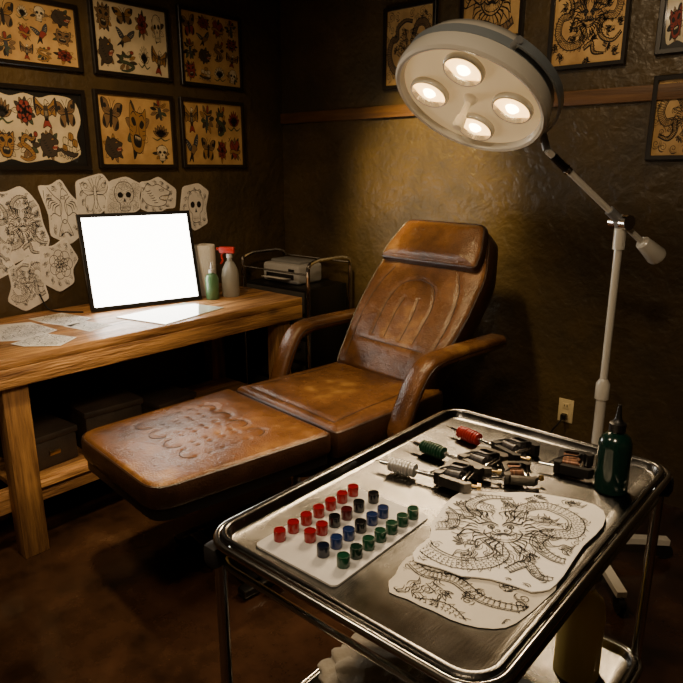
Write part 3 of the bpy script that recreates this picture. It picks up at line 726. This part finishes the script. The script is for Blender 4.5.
b=B();b.box(PAPW,(.2,.07,.002),(0,-.14,.038),rot=(radians(-6),0,0));b.obj('output_paper',pr)
# ---------------------------------------------------------------- tattoo chair
ch=empty('tattoo_chair',(-1.825,1.70,0),(0,0,radians(-6)));tag(ch,'reclining brown leather tattoo chair with padded armrests and leg rest','tattoo chair')
def on_surface(bm,pts,lift=.001):
    t=BVHTree.FromBMesh(bm);out=[]
    for p in pts:
        h=t.ray_cast(V((p[0],p[1],2)),V((0,0,-1)))
        out.append(V((p[0],p[1],(h[0].z if h[0] is not None else .1)+lift)))
    return out
def seams(bm_src,loops,parent,r=.0019,name='stitched_seam'):
    for l in loops:
        b=B();b.tube(SEAM,on_surface(bm_src,l,lift=.0002),r,6);b.obj(name,parent)
def dens(q,n=4):
    o=[]
    for a,c in zip(q,q[1:]):
        for t in range(n): o.append(V(a).lerp(V(c),t/n))
    o.append(V(q[-1]));return o
ol=rpoly([(-.305,-.72),(.305,-.72),(.35,-.008),(-.35,-.008)],[.085,.085,.03,.03])
lo=[]
for k in range(4):
    x=-.165+.11*k;q=rrect(x-.038,x+.038,-.54,-.2,.037,5);q=q+[q[0]];lo.append(dens(q,5))
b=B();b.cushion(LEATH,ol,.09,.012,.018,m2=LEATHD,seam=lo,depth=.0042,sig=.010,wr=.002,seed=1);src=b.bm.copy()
lr=b.obj('leg_rest',ch,M=Matrix.Translation((0,0,.512)))
b=B();b.prism(BLACK,offset(ol,.014),.472,.5125);b.obj('leg_rest_tray',ch)
seams(src,lo,lr)
os_=rpoly([(-.35,.008),(.35,.008),(.335,.70),(-.335,.70)],[.03,.03,.06,.06])
lo=[dens([(-.28,.06),(-.25,.5)],30),dens([(.28,.06),(.25,.5)],30),dens([(-.28,.06),(.28,.06)],40)]
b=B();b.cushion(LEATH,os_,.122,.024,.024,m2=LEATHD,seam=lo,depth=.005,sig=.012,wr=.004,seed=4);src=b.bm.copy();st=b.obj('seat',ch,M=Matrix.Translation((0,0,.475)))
seams(src,lo,st)
ang=math.atan2(.67,.53);MB=frameM((0,.660,.535),(1,0,0),(0,cos(ang),sin(ang)),(0,-sin(ang),cos(ang)))
ob=rpoly([(-.29,0),(.29,0),(.345,.34),(.34,.60),(.24,.855),(-.24,.855),(-.34,.60),(-.345,.34)],[.05,.05,.08,.06,.07,.07,.06,.08])
lo=[]
for s in (-1,1):
    lo.append(dens(cr([(.235*s,.06),(.265*s,.3),(.25*s,.47),(.2*s,.58)],6),2))
    lo.append(dens(cr([(.13*s,.2),(.14*s,.33),(.135*s,.42),(.09*s,.5),(0,.53)],6),2))
    lo.append(dens(cr([(.05*s,.2),(.055*s,.33),(.045*s,.42)],6),2))
lo.append(dens([(-.2,.17),(.2,.17)],36))
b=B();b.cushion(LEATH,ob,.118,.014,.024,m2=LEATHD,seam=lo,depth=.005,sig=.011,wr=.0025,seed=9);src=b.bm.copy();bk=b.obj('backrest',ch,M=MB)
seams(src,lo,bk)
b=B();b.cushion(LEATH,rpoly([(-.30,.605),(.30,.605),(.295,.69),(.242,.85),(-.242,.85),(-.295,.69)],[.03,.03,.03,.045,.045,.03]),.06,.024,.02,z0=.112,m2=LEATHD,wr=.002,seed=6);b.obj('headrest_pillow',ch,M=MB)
b=B();b.prism(BLACK,offset(ob,.04),-.02,.002);b.obj('backrest_shell',ch,M=MB)
b=B();b.box(BLACK,(.5,.5,.03),(0,-.32,.457),bev=.006);b.box(BLACK,(.56,.6,.03),(0,.34,.459),bev=.006);b.obj('underframe',ch)
prof=[(p[0],p[1]) for p in rrect(-.047,.047,-.027,.027,.019,4)]
for s in (-1,1):
    path=cr([(s*.41,.95,.790),(s*.41,.935,.791),(s*.41,.8,.792),(s*.41,.62,.792),(s*.41,.50,.788),(s*.41,.43,.766),(s*.405,.38,.705),(s*.40,.33,.605),(s*.395,.285,.50)],5)
    b=B();P=path;side=V((1,0,0));rings=[];n=len(P)
    for i in range(n):
        t=(P[min(i+1,n-1)]-P[max(i-1,0)]).normalized();u=t.cross(side).normalized();k=1
        if i<5: k=(.78,.9,.96,.98,1)[i]
        if i>n-4: k=(.97,.9,.7)[i-(n-3)]
        rings.append([P[i]+side*a*k+u*c*k*(1.12 if abs(a)<.03 else 1) for a,c in prof])
    b.loft(LEATH,rings);ar=b.obj('armrest',ch)
    for e_ in (-1,1):
        b=B();b.tube(LEATHD,[p+side*(e_*.0455) for p in P[3:-3]],.004,6);b.obj('welt',ar)
    b=B();b.tube(BLACK,[(s*.33,.2,.46),(s*.39,.27,.46),(s*.395,.28,.53)],.014);b.obj('armrest_bracket',ch)
b=B();b.box(BLACK,(.3,.42,.07),(0,.12,.41),bev=.01);b.lathe(CHROME,[(0,.1),(.05,.1),(.05,.3),(0,.3)],Matrix.Translation((0,.12,0)));b.lathe(BLACK,[(0,.28),(.08,.28),(.085,.29),(.085,.38),(0,.38)],Matrix.Translation((0,.12,0)));b.obj('lift_column',ch)
b=B();b.lathe(BLACK,[(0,.0),(.2,.0),(.2,.03),(.12,.07),(.09,.11),(0,.11)],Matrix.Translation((0,.12,0)),seg=36)
for s in (-1,1):
    b.box(DKMET,(.05,.85,.03),(s*.24,.05,.03),bev=.006)
for yy in (-.3,.4): b.box(DKMET,(.5,.05,.03),(0,yy,.03),bev=.006)
b.obj('base',ch)
b=B();b.tube(DKMET,cr([(.1,-.02,.2),(.22,-.12,.16),(.3,-.2,.13)]),.01);b.box(RUBBER,(.07,.09,.02),(.31,-.22,.13),rot=(.2,0,.6),bev=.006);b.obj('foot_pedal',ch)
# ---------------------------------------------------------------- steel trolley
TX0,TX1,TY0,TY1,TZ=-.94,-.318,.665,1.59,.85
tr=empty('instrument_trolley',((TX0+TX1)/2,(TY0+TY1)/2,0));tag(tr,'stainless steel two-tier instrument trolley on casters','trolley')
hx,hy=(TX1-TX0)/2,(TY1-TY0)/2
def tray(name,z,dep,m=STEEL):
    b=B();o=rrect(-hx+.007,hx-.007,-hy+.007,hy-.007,.06,8)
    def R(d,zz): return [(p[0],p[1],zz) for p in offset(o,d)]
    b.loft(m,[R(0,z-.006),R(.0005,z-.001),R(.003,z+.0015),R(.008,z+.002),R(.012,z+.0005),R(.015,z-.004),R(.019,z-dep+.003),R(.023,z-dep)],cap0=False,cap1=True)
    b.loft(m,[R(.0005,z-.006),R(.014,z-dep-.003)],cap0=False,cap1=True)
    b.obj(name,tr)
tray('top_tray',.862,.02);tray('lower_tray',.32,.02)
for z,nm in ((.850,'top_rail'),(.308,'lower_rail')):
    b=B();b.tube(TUBE,[(p[0],p[1],z) for p in rrect(-hx,hx,-hy,hy,.067,8)],.008,10,closed=True);b.obj(nm,tr)
b=B();b.tube(TUBE,[(p[0],p[1],.80) for p in rrect(-hx+.012,hx-.012,-hy+.012,hy-.012,.06,7)],.007,8,closed=True);b.obj('under_rail',tr)
for sx in (-1,1):
    for sy in (-1,1):
        x,y=sx*(hx-.022),sy*(hy-.022)
        b=B();b.cyl(TUBE,(x,y,.09),(x,y,.838),.0125);b.obj('leg',tr)
        b=B();b.box(RUBBER,(.04,.04,.05),(sx*(hx-.016),sy*(hy-.016),.81),bev=.012);b.obj('corner_bumper',tr)
        b=B();b.cyl(RUBBER,(x-.011,y+.02,.04),(x+.011,y+.02,.04),.04,seg=24);b.cyl(CHROME,(x,y,.06),(x,y,.1),.014)
        b.box(CHROME,(.034,.05,.006),(x,y+.008,.083));b.box(CHROME,(.004,.03,.05),(x-.015,y+.015,.06));b.box(CHROME,(.004,.03,.05),(x+.015,y+.015,.06));b.obj('caster',tr)
TF=.8422
# ---------------------------------------------------------------- ink palette and cups
b=B();b.prism(PALW,rrect(-.103,.103,-.153,.153,.012,4),0,.004);o=b.obj('ink_cup_board',loc=(-.748,.872,TF),rot=(0,0,radians(1)));tag(o,'thin white board holding rows of ink cups','board')
CUPS={}
def cupmesh(name,c):
    body=mat(name+'_cup_plastic',c,rough=.22,coat=.6);ink=mat(name+'_liquid_ink',tuple(x*.75 for x in c),rough=.08,coat=.5)
    b=B();b.lathe(body,[(0,0),(.0114,0),(.0122,.001),(.0122,.0215),(.0118,.0225),(.0104,.0225),(.0100,.017),(0,.017)],seg=20);o=b.obj('ink_cup')
    b=B();b.lathe(ink,[(0,.0212),(.0101,.0212),(.0100,.0185),(0,.0185)],seg=20);i=b.obj('ink',o)
    CUPS[name]=(o,i)
for nm,c in (('red',lin(140,20,24)),('black',lin(16,16,18)),('maroon',lin(74,18,22)),('blue',lin(26,44,92)),('navy',lin(16,22,42)),('green',lin(18,66,44)),('dark_green',lin(14,42,30))): cupmesh(nm,c)
used=set()
def cup(nm,x,y):
    o,i=CUPS[nm]
    if nm in used:
        o2=o.copy();i2=i.copy();i2.parent=o2;COL.objects.link(o2);COL.objects.link(i2)
    else: o2=o;used.add(nm)
    o2.location=(x,y,TF+.004);tag(o2,'small %s plastic cup filled with %s ink'%(nm.replace('_',' '),nm.replace('_',' ')),'ink cup','ink cups on the white board')
for k in range(7): cup('red',-.828+.001*k,.992-.0385*k)
for k,nm in enumerate(['black','black','maroon','black','red','red']): cup(nm,-.775,.998-[0,.05,.09,.128,.166,.2][k])
for k,nm in enumerate(['blue','blue','black','blue','blue','navy']): cup(nm,-.722,.963-.037*k)
for k,nm in enumerate(['green','green','green','green','green','dark_green','green']): cup(nm,-.672,1.0-.037*k)
# ---------------------------------------------------------------- drawing papers on the trolley
def wob(q,a,sd):
    r=random.Random(sd);return [V((p[0]+r.uniform(-a,a),p[1]+r.uniform(-a,a))) for p in q]
q=wob(cr([(-.59,.915),(-.587,.822),(-.565,.7775),(-.506,.783),(-.424,.790),(-.37,.827),(-.357,.898),(-.357,1.0),(-.42,1.05)],3,True),.002,1)
xsheet('drawing_sheet',q,TF+.0006,PAPW2,'cut-out white sheet with wave and scale line drawing on the trolley','drawing',(waves,.3,.15,.14),.012)
q=wob(cr([(-.655,1.122),(-.635,1.175),(-.59,1.205),(-.549,1.245),(-.4725,1.283),(-.40,1.30),(-.366,1.258),(-.357,1.186),(-.362,1.123),(-.355,1.008),(-.357,.955),(-.378,.932),(-.447,.916),(-.49,.888),(-.529,.885),(-.58,.872),(-.602,.915),(-.604,.958),(-.628,1.0),(-.638,1.052)],2,True),.0025,2)
xsheet('drawing_sheet',q,TF+.0052,PAPW,'large cut-out white sheet with coiled dragon line drawing','drawing',(fine_beast,radians(38),.160,.166),.0105,th=.002)
# ---------------------------------------------------------------- tattoo machines
def machine(loc,rot,grip,frame,coil,label,sc=1.0,short=False):
    e=empty('tattoo_machine',loc,(0,0,rot));e.scale=(sc,)*3;tag(e,label,'tattoo machine')
    z=.018
    b=B();b.cyl(CHROME,(-.03 if short else -.125,0,z),(.018,0,z),.0048,seg=12);b.obj('needle_tube',e)
    b=B();b.cyl(CHROME,(-.05 if short else -.146,0,z),(-.02 if short else -.11,0,z),.001,.0018,6);b.obj('needle',e)
    if not short:
        pr=[(0,0)];L=.060
        for k in range(9):
            zz=L*k/9;r=.0158 if 2<=k<=6 else .0142
            pr+=[(r-.0026,zz),(r,zz+.0015),(r,zz+.0048),(r-.0026,zz+.0062)]
        pr+=[(0,L)]
        b=B();b.lathe(grip,pr,zalign((-.102,0,z),(1,0,0)),24);b.obj('grip',e)
    b=B();pf=[(.0,-.008),(.014,-.008),(.0165,.004),(.0165,.052),(.022,.059),(.058,.059),(.064,.050),(.073,.050),(.078,.06),(.070,.070),(.02,.070),(.006,.063),(.006,.010),(0,.008)]
    b.prism(frame,pf,z-.013,z+.013)
    b.prism(frame,[(.008,-.004),(.014,-.014),(.07,-.020),(.081,-.010),(.076,-.003),(.068,-.008),(.02,-.003)],z-.010,z+.010);b.obj('frame',e)
    for k in range(2):
        y=.016+.0235*k
        b=B();b.lathe(coil,[(0,0),(.0116,0),(.0116,.003),(.0104,.003),(.0104,.028),(.0116,.028),(.0116,.031),(.004,.031),(.004,.034),(0,.034)],zalign((.017,y,z+.004),(1,0,0)),18);b.obj('coil',e)
    b=B();b.box(CHROME,(.005,.044,.010),(.056,.028,z),bev=.001);b.box(CHROME,(.0018,.05,.009),(.064,.038,z));b.cyl(CHROME,(.06,.003,z),(-.03,.003,z+.002),.0013,seg=8);b.obj('armature_bar',e)
    b=B();b.cyl(BRASS,(.052,-.008,z),(.092,.004,z),.0026,seg=10);b.cyl(BRASS,(.088,.003,z),(.095,.005,z),.007,seg=14);b.obj('contact_screw',e)
    b=B();b.cyl(BRASS,(.03,.067,z),(.03,.08,z),.006,seg=14);b.obj('binding_post',e)
    b=B();b.tube(RUBBER,cr([(-.01,.0,z+.006),(.02,.02,z+.018),(.045,.03,z+.016),(.05,.06,z+.012)]),.0018);b.obj('rubber_band',e)
    return e
machine((-.722,1.160,TF+.0005),radians(9),SILVER,DKMET,COILK,'tattoo machine with knurled silver grip on the tray',1.15)
machine((-.722,1.275,TF+.0005),radians(-3),GGRN,DKMET,COILK,'tattoo machine with green grip and dark frame on tray',1.15)
machine((-.700,1.400,TF+.0005),radians(-12),GRED,BLACK,COILK,'tattoo machine with red grip and black frame on tray',1.15)
machine((-.600,1.262,TF+.0005),radians(38),BLACK,DKMET,COPPER,'compact dark tattoo machine with copper coils lying on tray',.95,True)
machine((-.538,1.395,TF+.0005),radians(18),DKMET,BLACK,COPPER,'black tattoo machine lying alone beside green bottle',1.12,True)
# ---------------------------------------------------------------- green bottle
gb=empty('ink_bottle',(-.405,1.40,TF));tag(gb,'dark green ink bottle with pointed nozzle standing on tray','bottle')
b=B();b.lathe(GBOT,[(0,0),(.032,0),(.036,.004),(.036,.108),(.035,.120),(.030,.132),(.020,.140),(.015,.143),(.015,.147),(0,.147)],seg=32);b.obj('body',gb)
b=B();b.lathe(BLACK,[(0,.147),(.018,.147),(.018,.164),(.011,.168),(.007,.177),(.0035,.207),(0,.207)]);b.obj('nozzle',gb)
yb=empty('soap_bottle',(-.445,1.43,.3005));tag(yb,'tall translucent yellow soap bottle on lower trolley shelf','bottle')
b=B();b.lathe(YLIQ,[(0,0),(.05,0),(.056,.006),(.056,.18),(.05,.215),(.028,.24),(.02,.245),(.02,.255),(0,.255)],seg=32);b.obj('body',yb)
b=B();b.lathe(WHITEP,[(0,.255),(.023,.255),(.023,.28),(0,.28)]);b.obj('cap',yb)
for k in range(4):
    b=B();b.box(CLOTH,(.15,.2,.018),(0,0,.009),bev=.006,seg=3);o=b.obj('folded_towel',loc=(-.79,1.0+.006*k,.3005+.0182*k),rot=(0,0,radians(8*(k%3)-6)));tag(o,'folded off-white towel stacked on lower trolley shelf','towel','folded towels on the lower shelf')
b=B();r=bmesh.ops.create_icosphere(b.bm,subdivisions=5,radius=1)
rr=random.Random(3);wv=[(V((rr.uniform(-6,6),rr.uniform(-6,6),rr.uniform(-6,6))),rr.uniform(0,6)) for _ in range(16)]
for v in r['verts']:
    n=v.co.normalized();k=1+sum(.07*abs(sin(w.dot(n)+p)) for w,p in wv)-.6
    v.co=V((n.x*.085*k,n.y*.11*k,max(n.z,-.35)*.036*k+.012))
zmin=min(v.co.z for v in r['verts'])
b._tag(b.bm.faces,CLOTH);o=b.obj('crumpled_cloth',loc=(-.79,1.0,.3735-zmin));tag(o,'crumpled off-white cloth on the lower trolley shelf','cloth')
b=B();b.box(PALW,(.16,.22,.06),(0,0,.03),bev=.006);o=b.obj('glove_box',loc=(-.5,1.15,.3005),rot=(0,0,.2));tag(o,'pale cardboard supply box on lower trolley shelf','box')
# ---------------------------------------------------------------- surgical lamp
lp=empty('surgical_lamp',(-.765,2.40,0));tag(lp,'white mobile surgical lamp with four lit bulbs and jointed arm','surgical lamp')
org=V((-.765,2.40,0))
b=B()
b.lathe(WHITEP,[(0,.07),(.075,.07),(.075,.1),(.04,.115),(.02,.13),(0,.13)])
b.obj('base_hub',lp)
for k in range(4):
    a=radians(42+90*k);r=.34
    b=B();b.sweep(WHITEP,[(.05*cos(a),.05*sin(a),.09),(.2*cos(a),.2*sin(a),.088),(r*cos(a),r*sin(a),.078)],[(-.018,-.012),(.018,-.012),(.018,.012),(-.018,.012)],(-sin(a),cos(a),0));b.obj('base_foot',lp)
    b=B();b.cyl(RUBBER,((r-.01)*cos(a)+.011*sin(a),(r-.01)*sin(a)-.011*cos(a),.032),((r-.01)*cos(a)-.011*sin(a),(r-.01)*sin(a)+.011*cos(a),.032),.032);b.cyl(GREYP,((r-.01)*cos(a),(r-.01)*sin(a),.04),((r-.01)*cos(a),(r-.01)*sin(a),.07),.01);b.obj('caster',lp)
b=B();b.cyl(WHITEP,(0,0,.12),(0,0,.72),.019);b.cyl(WHITEP,(0,0,.72),(0,0,1.3),.014);b.lathe(WHITEP,[(0,.7),(.026,.7),(.026,.76),(.014,.78),(0,.78)]);b.obj('pole',lp)
J=V((0,0,1.367));AE=V((-.943,2.127,1.61))-org;AD=(AE-J).normalized()
b=B();b.cyl(WHITEP,(0,0,1.27),(0,0,1.36),.021);b.cyl(CHROME,J-V((.034,-.017,0)),J+V((.034,-.017,0)),.027);b.cyl(BLACK,J-V((.042,-.021,0)),J-V((.034,-.017,0)),.018);b.lathe(GREYP,[(0,-.028),(.02,-.024),(.03,0),(.02,.024),(0,.028)],Matrix.Translation(J));b.obj('joint',lp)
b=B();b.cyl(WHITEP,J,AE,.011);b.cyl(GREYP,J,J+AD*.07,.017);b.cyl(BLACK,AE-AD*.1,AE-AD*.03,.014);b.cyl(CHROME,AE-AD*.115,AE-AD*.1,.016);b.obj('arm',lp)
b=B();b.cyl(WHITEP,J,J-AD*.13,.011);b.lathe(WHITEP,[(0,0),(.02,0),(.026,.006),(.036,.09),(.033,.1),(0,.1)],zalign(J-AD*.12,-AD));b.obj('counterweight',lp)
HC=V((-1.12,1.925,1.775))
nZ=V((-.065,-.566,-.822)).normalized()
E1=V((.796,.50,-.38));E1=(E1-nZ*E1.dot(nZ)).normalized()
E2=nZ.cross(E1)
if E2.z>0: E2=-E2
tx=(E1*.93-E2*.37).normalized();ty=nZ.cross(tx)
HM=frameM(HC-org,tx,ty,nZ)
hd=empty('lamp_head',(0,0,0));hd.parent=lp;hd.matrix_local=HM
b=B();b.lathe(WHITEP,[(0,-.135),(.06,-.135),(.14,-.128),(.19,-.116),(.222,-.096),(.238,-.07),(.242,-.058)],seg=64)
b.lathe(WHITEP,[(.245,-.026),(.254,-.022),(.259,.008),(.256,.025),(.248,.032),(.238,.029),(.230,.009)],seg=64);b.obj('housing',hd)
b=B();b.lathe(BLUEG,[(.242,-.058),(.248,-.056),(.249,-.028),(.245,-.026)],seg=64);b.obj('colour_band',hd)
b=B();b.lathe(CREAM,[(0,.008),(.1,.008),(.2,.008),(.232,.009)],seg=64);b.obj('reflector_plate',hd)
for k in range(4):
    a=pi/2*k;cxx,cyy=.142*cos(a),.142*sin(a);T=Matrix.Translation((cxx,cyy,.008))
    b=B();b.lathe(WHITEP,[(.067,0),(.067,.011),(.063,.018),(.059,.018)],T,32);b.lathe(REFL,[(.059,.018),(.051,.002)],T,32);bz=b.obj('bulb_socket',hd)
    b=B();b.lathe(EMBULB,[(.052,.002),(.046,.005),(.034,.0075),(.022,.009)],T,28);b.lathe(EMCORE,[(.022,.009),(.016,.017),(0,.021)],T,20);b.obj('bulb',hd)
    l=bpy.data.lights.new('bulb_light','SPOT');l.energy=20;l.color=(1,.72,.42);l.spot_size=radians(115);l.spot_blend=.9;l.shadow_soft_size=.045
    lo_=bpy.data.objects.new('bulb_light',l);COL.objects.link(lo_);lo_.parent=hd;lo_.matrix_local=Matrix.Translation((cxx,cyy,.045))@Matrix.Rotation(pi,4,'X')
b=B();b.lathe(HANDM,[(0,.008),(.024,.008),(.02,.02),(.011,.03),(.011,.075),(.016,.08),(.019,.11),(.014,.120),(0,.122)],seg=24);b.obj('handle',hd)
d=(AE-(HC-org));d=(d-nZ*d.dot(nZ)).normalized();a0=math.atan2(d.dot(ty),d.dot(tx))
pts=[(.275*cos(a0+t),.275*sin(a0+t),-.04) for t in [radians(x) for x in range(-95,96,5)]]
b=B();b.sweep(BLUEG,pts,[(-.014,-.004),(.014,-.004),(.014,.004),(-.014,.004)],(0,0,1))
pe=HM.inverted()@AE
b.cyl(GREYP,(.27*cos(a0),.27*sin(a0),-.04),pe,.013)
for s in (pts[0],pts[-1]): b.cyl(GREYP,(s[0]*.89,s[1]*.89,s[2]),(s[0]*1.03,s[1]*1.03,s[2]),.012)
b.obj('yoke',hd)
# ---------------------------------------------------------------- outlet
OX,OZ=-1.158,.345
ot=empty('wall_outlet',(OX,YB,OZ));tag(ot,'ivory duplex wall outlet with plug inserted','wall outlet')
b=B();b.box(OUTP,(.078,.006,.124),(0,-.003,0),bev=.002);b.obj('cover_plate',ot)
for s in (-1,1):
    b=B();b.box(OUTP,(.034,.003,.03),(0,-.0075,.026*s),bev=.001);b.box(BLACK,(.003,.002,.01),(-.007,-.0092,.026*s+.003));b.box(BLACK,(.003,.002,.01),(.007,-.0092,.026*s+.003));b.obj('receptacle',ot)
b=B();b.box(BLACK,(.028,.03,.028),(0,-.025,-.026),bev=.004)
b.tube(RUBBER,cr([(0,-.035,-.03),(-.02,-.05,-.07),(-.05,-.05,-.13),(-.04,-.06,-.27),(.0,-.09,-.338),(.15,-.2,-.34)]),.005);o=b.obj('plug_cord',loc=(OX,YB,OZ));tag(o,'black power cord plugged into the wall outlet','power cord')
# ---------------------------------------------------------------- under bench
for x,y,w,d,h,z,rz in ((-2.82,1.12,.32,.22,.13,.2785,.08),(-2.80,1.43,.32,.28,.18,.2785,-.06),(-2.82,1.78,.28,.24,.10,.2785,.12)):
    e=empty('storage_box',(x,y,z),(0,0,rz));tag(e,'dark fabric storage box with lid on the bench shelf','storage box','storage boxes under the bench')
    b=B();b.box(DKBOX,(w,d,h),(0,0,h/2),bev=.01);b.obj('body',e)
    b=B();b.box(DKBOX,(w+.012,d+.012,.03),(0,0,h+.013),bev=.006);b.obj('lid',e)
    b=B();b.box(BRASS,(.004,.05,.02),(w/2+.002,0,h*.5),bev=.001);b.obj('label_holder',e)
# ---------------------------------------------------------------- ceiling spotlights and added fill lamps
def downlight(x,y,tx_,ty_,tz_,e,size,blend,soft=.06,col=(1,.68,.36)):
    f=empty('ceiling_spotlight',(x,y,H));tag(f,'small black ceiling spotlight','ceiling light','ceiling spotlights')
    D=V((tx_-x,ty_-y,tz_-H+.1)).normalized();c0=V((0,0,-.1))
    b=B();b.lathe(BLACK,[(0,0),(.05,0),(.05,-.02),(.012,-.025),(.012,-.08),(0,-.08)]);b.obj('mount',f)
    b=B();b.lathe(BLACK,[(0,-.07),(.04,-.065),(.055,0),(.055,.06),(.05,.06),(.048,.01),(0,.0)],zalign(c0,D));b.obj('spot_shade',f)
    l=bpy.data.lights.new('spot_beam','SPOT');l.energy=e;l.color=col;l.spot_size=radians(size);l.spot_blend=blend;l.shadow_soft_size=soft
    o=bpy.data.objects.new('spot_beam',l);COL.objects.link(o);o.parent=f;o.matrix_local=zalign(c0+D*.07,-D)
downlight(-1.95,1.75,-2.05,3.1,1.42,600,40,1,soft=.12,col=(1,.72,.30))
downlight(-2.1,1.0,-3.15,1.75,1.35,74,80,1)
downlight(-1.75,.9,-2.05,1.25,.6,185,44,1,col=(1,.76,.38))
downlight(-1.6,1.5,-1.7,2.4,.9,110,50,1,col=(1,.74,.36))
downlight(-.9,2.0,-1.3,3.1,1.9,26,85,1,col=(1,.72,.4))  # extra unseen spot, added to brighten the upper back wall
for x,y,e in ((-.2,.1,25),(-1.6,.2,14)):  # unseen lamps added behind and beside the camera to raise the ambient light
    f=empty('added_fill_lamp',(x,y,H));tag(f,'added unseen round ceiling lamp for warm ambient fill','ceiling light','added ceiling fill lamps')
    b=B();b.lathe(WHITEP,[(0,0),(.2,0),(.2,-.03),(.19,-.04),(.185,-.035),(0,-.035)],seg=40);b.obj('rim',f)
    b=B();b.lathe(mat('fill_lamp_diffuser',(1,.9,.7),rough=.5,emis=(1,.72,.42),estr=1.5),[(.185,-.036),(.15,-.05),(0,-.06)],seg=40);b.obj('diffuser',f)
    l=bpy.data.lights.new('ambient_fill','AREA');l.shape='DISK';l.size=.34;l.energy=e;l.color=(1,.76,.5)
    o=bpy.data.objects.new('ambient_fill',l);COL.objects.link(o);o.parent=f;o.location=(0,0,-.065)
W=bpy.data.worlds.new('world');SC.world=W;W.use_nodes=True
W.node_tree.nodes['Background'].inputs[0].default_value=(.04,.03,.02,1);W.node_tree.nodes['Background'].inputs[1].default_value=.3
cam=bpy.data.cameras.new('camera');co=bpy.data.objects.new('camera',cam);COL.objects.link(co)
cam.sensor_width=36;cam.lens=36*640/683;cam.clip_start=.05
co.location=(0,0,1.55);co.rotation_euler=(radians(90-15.1),0,radians(41));SC.camera=co
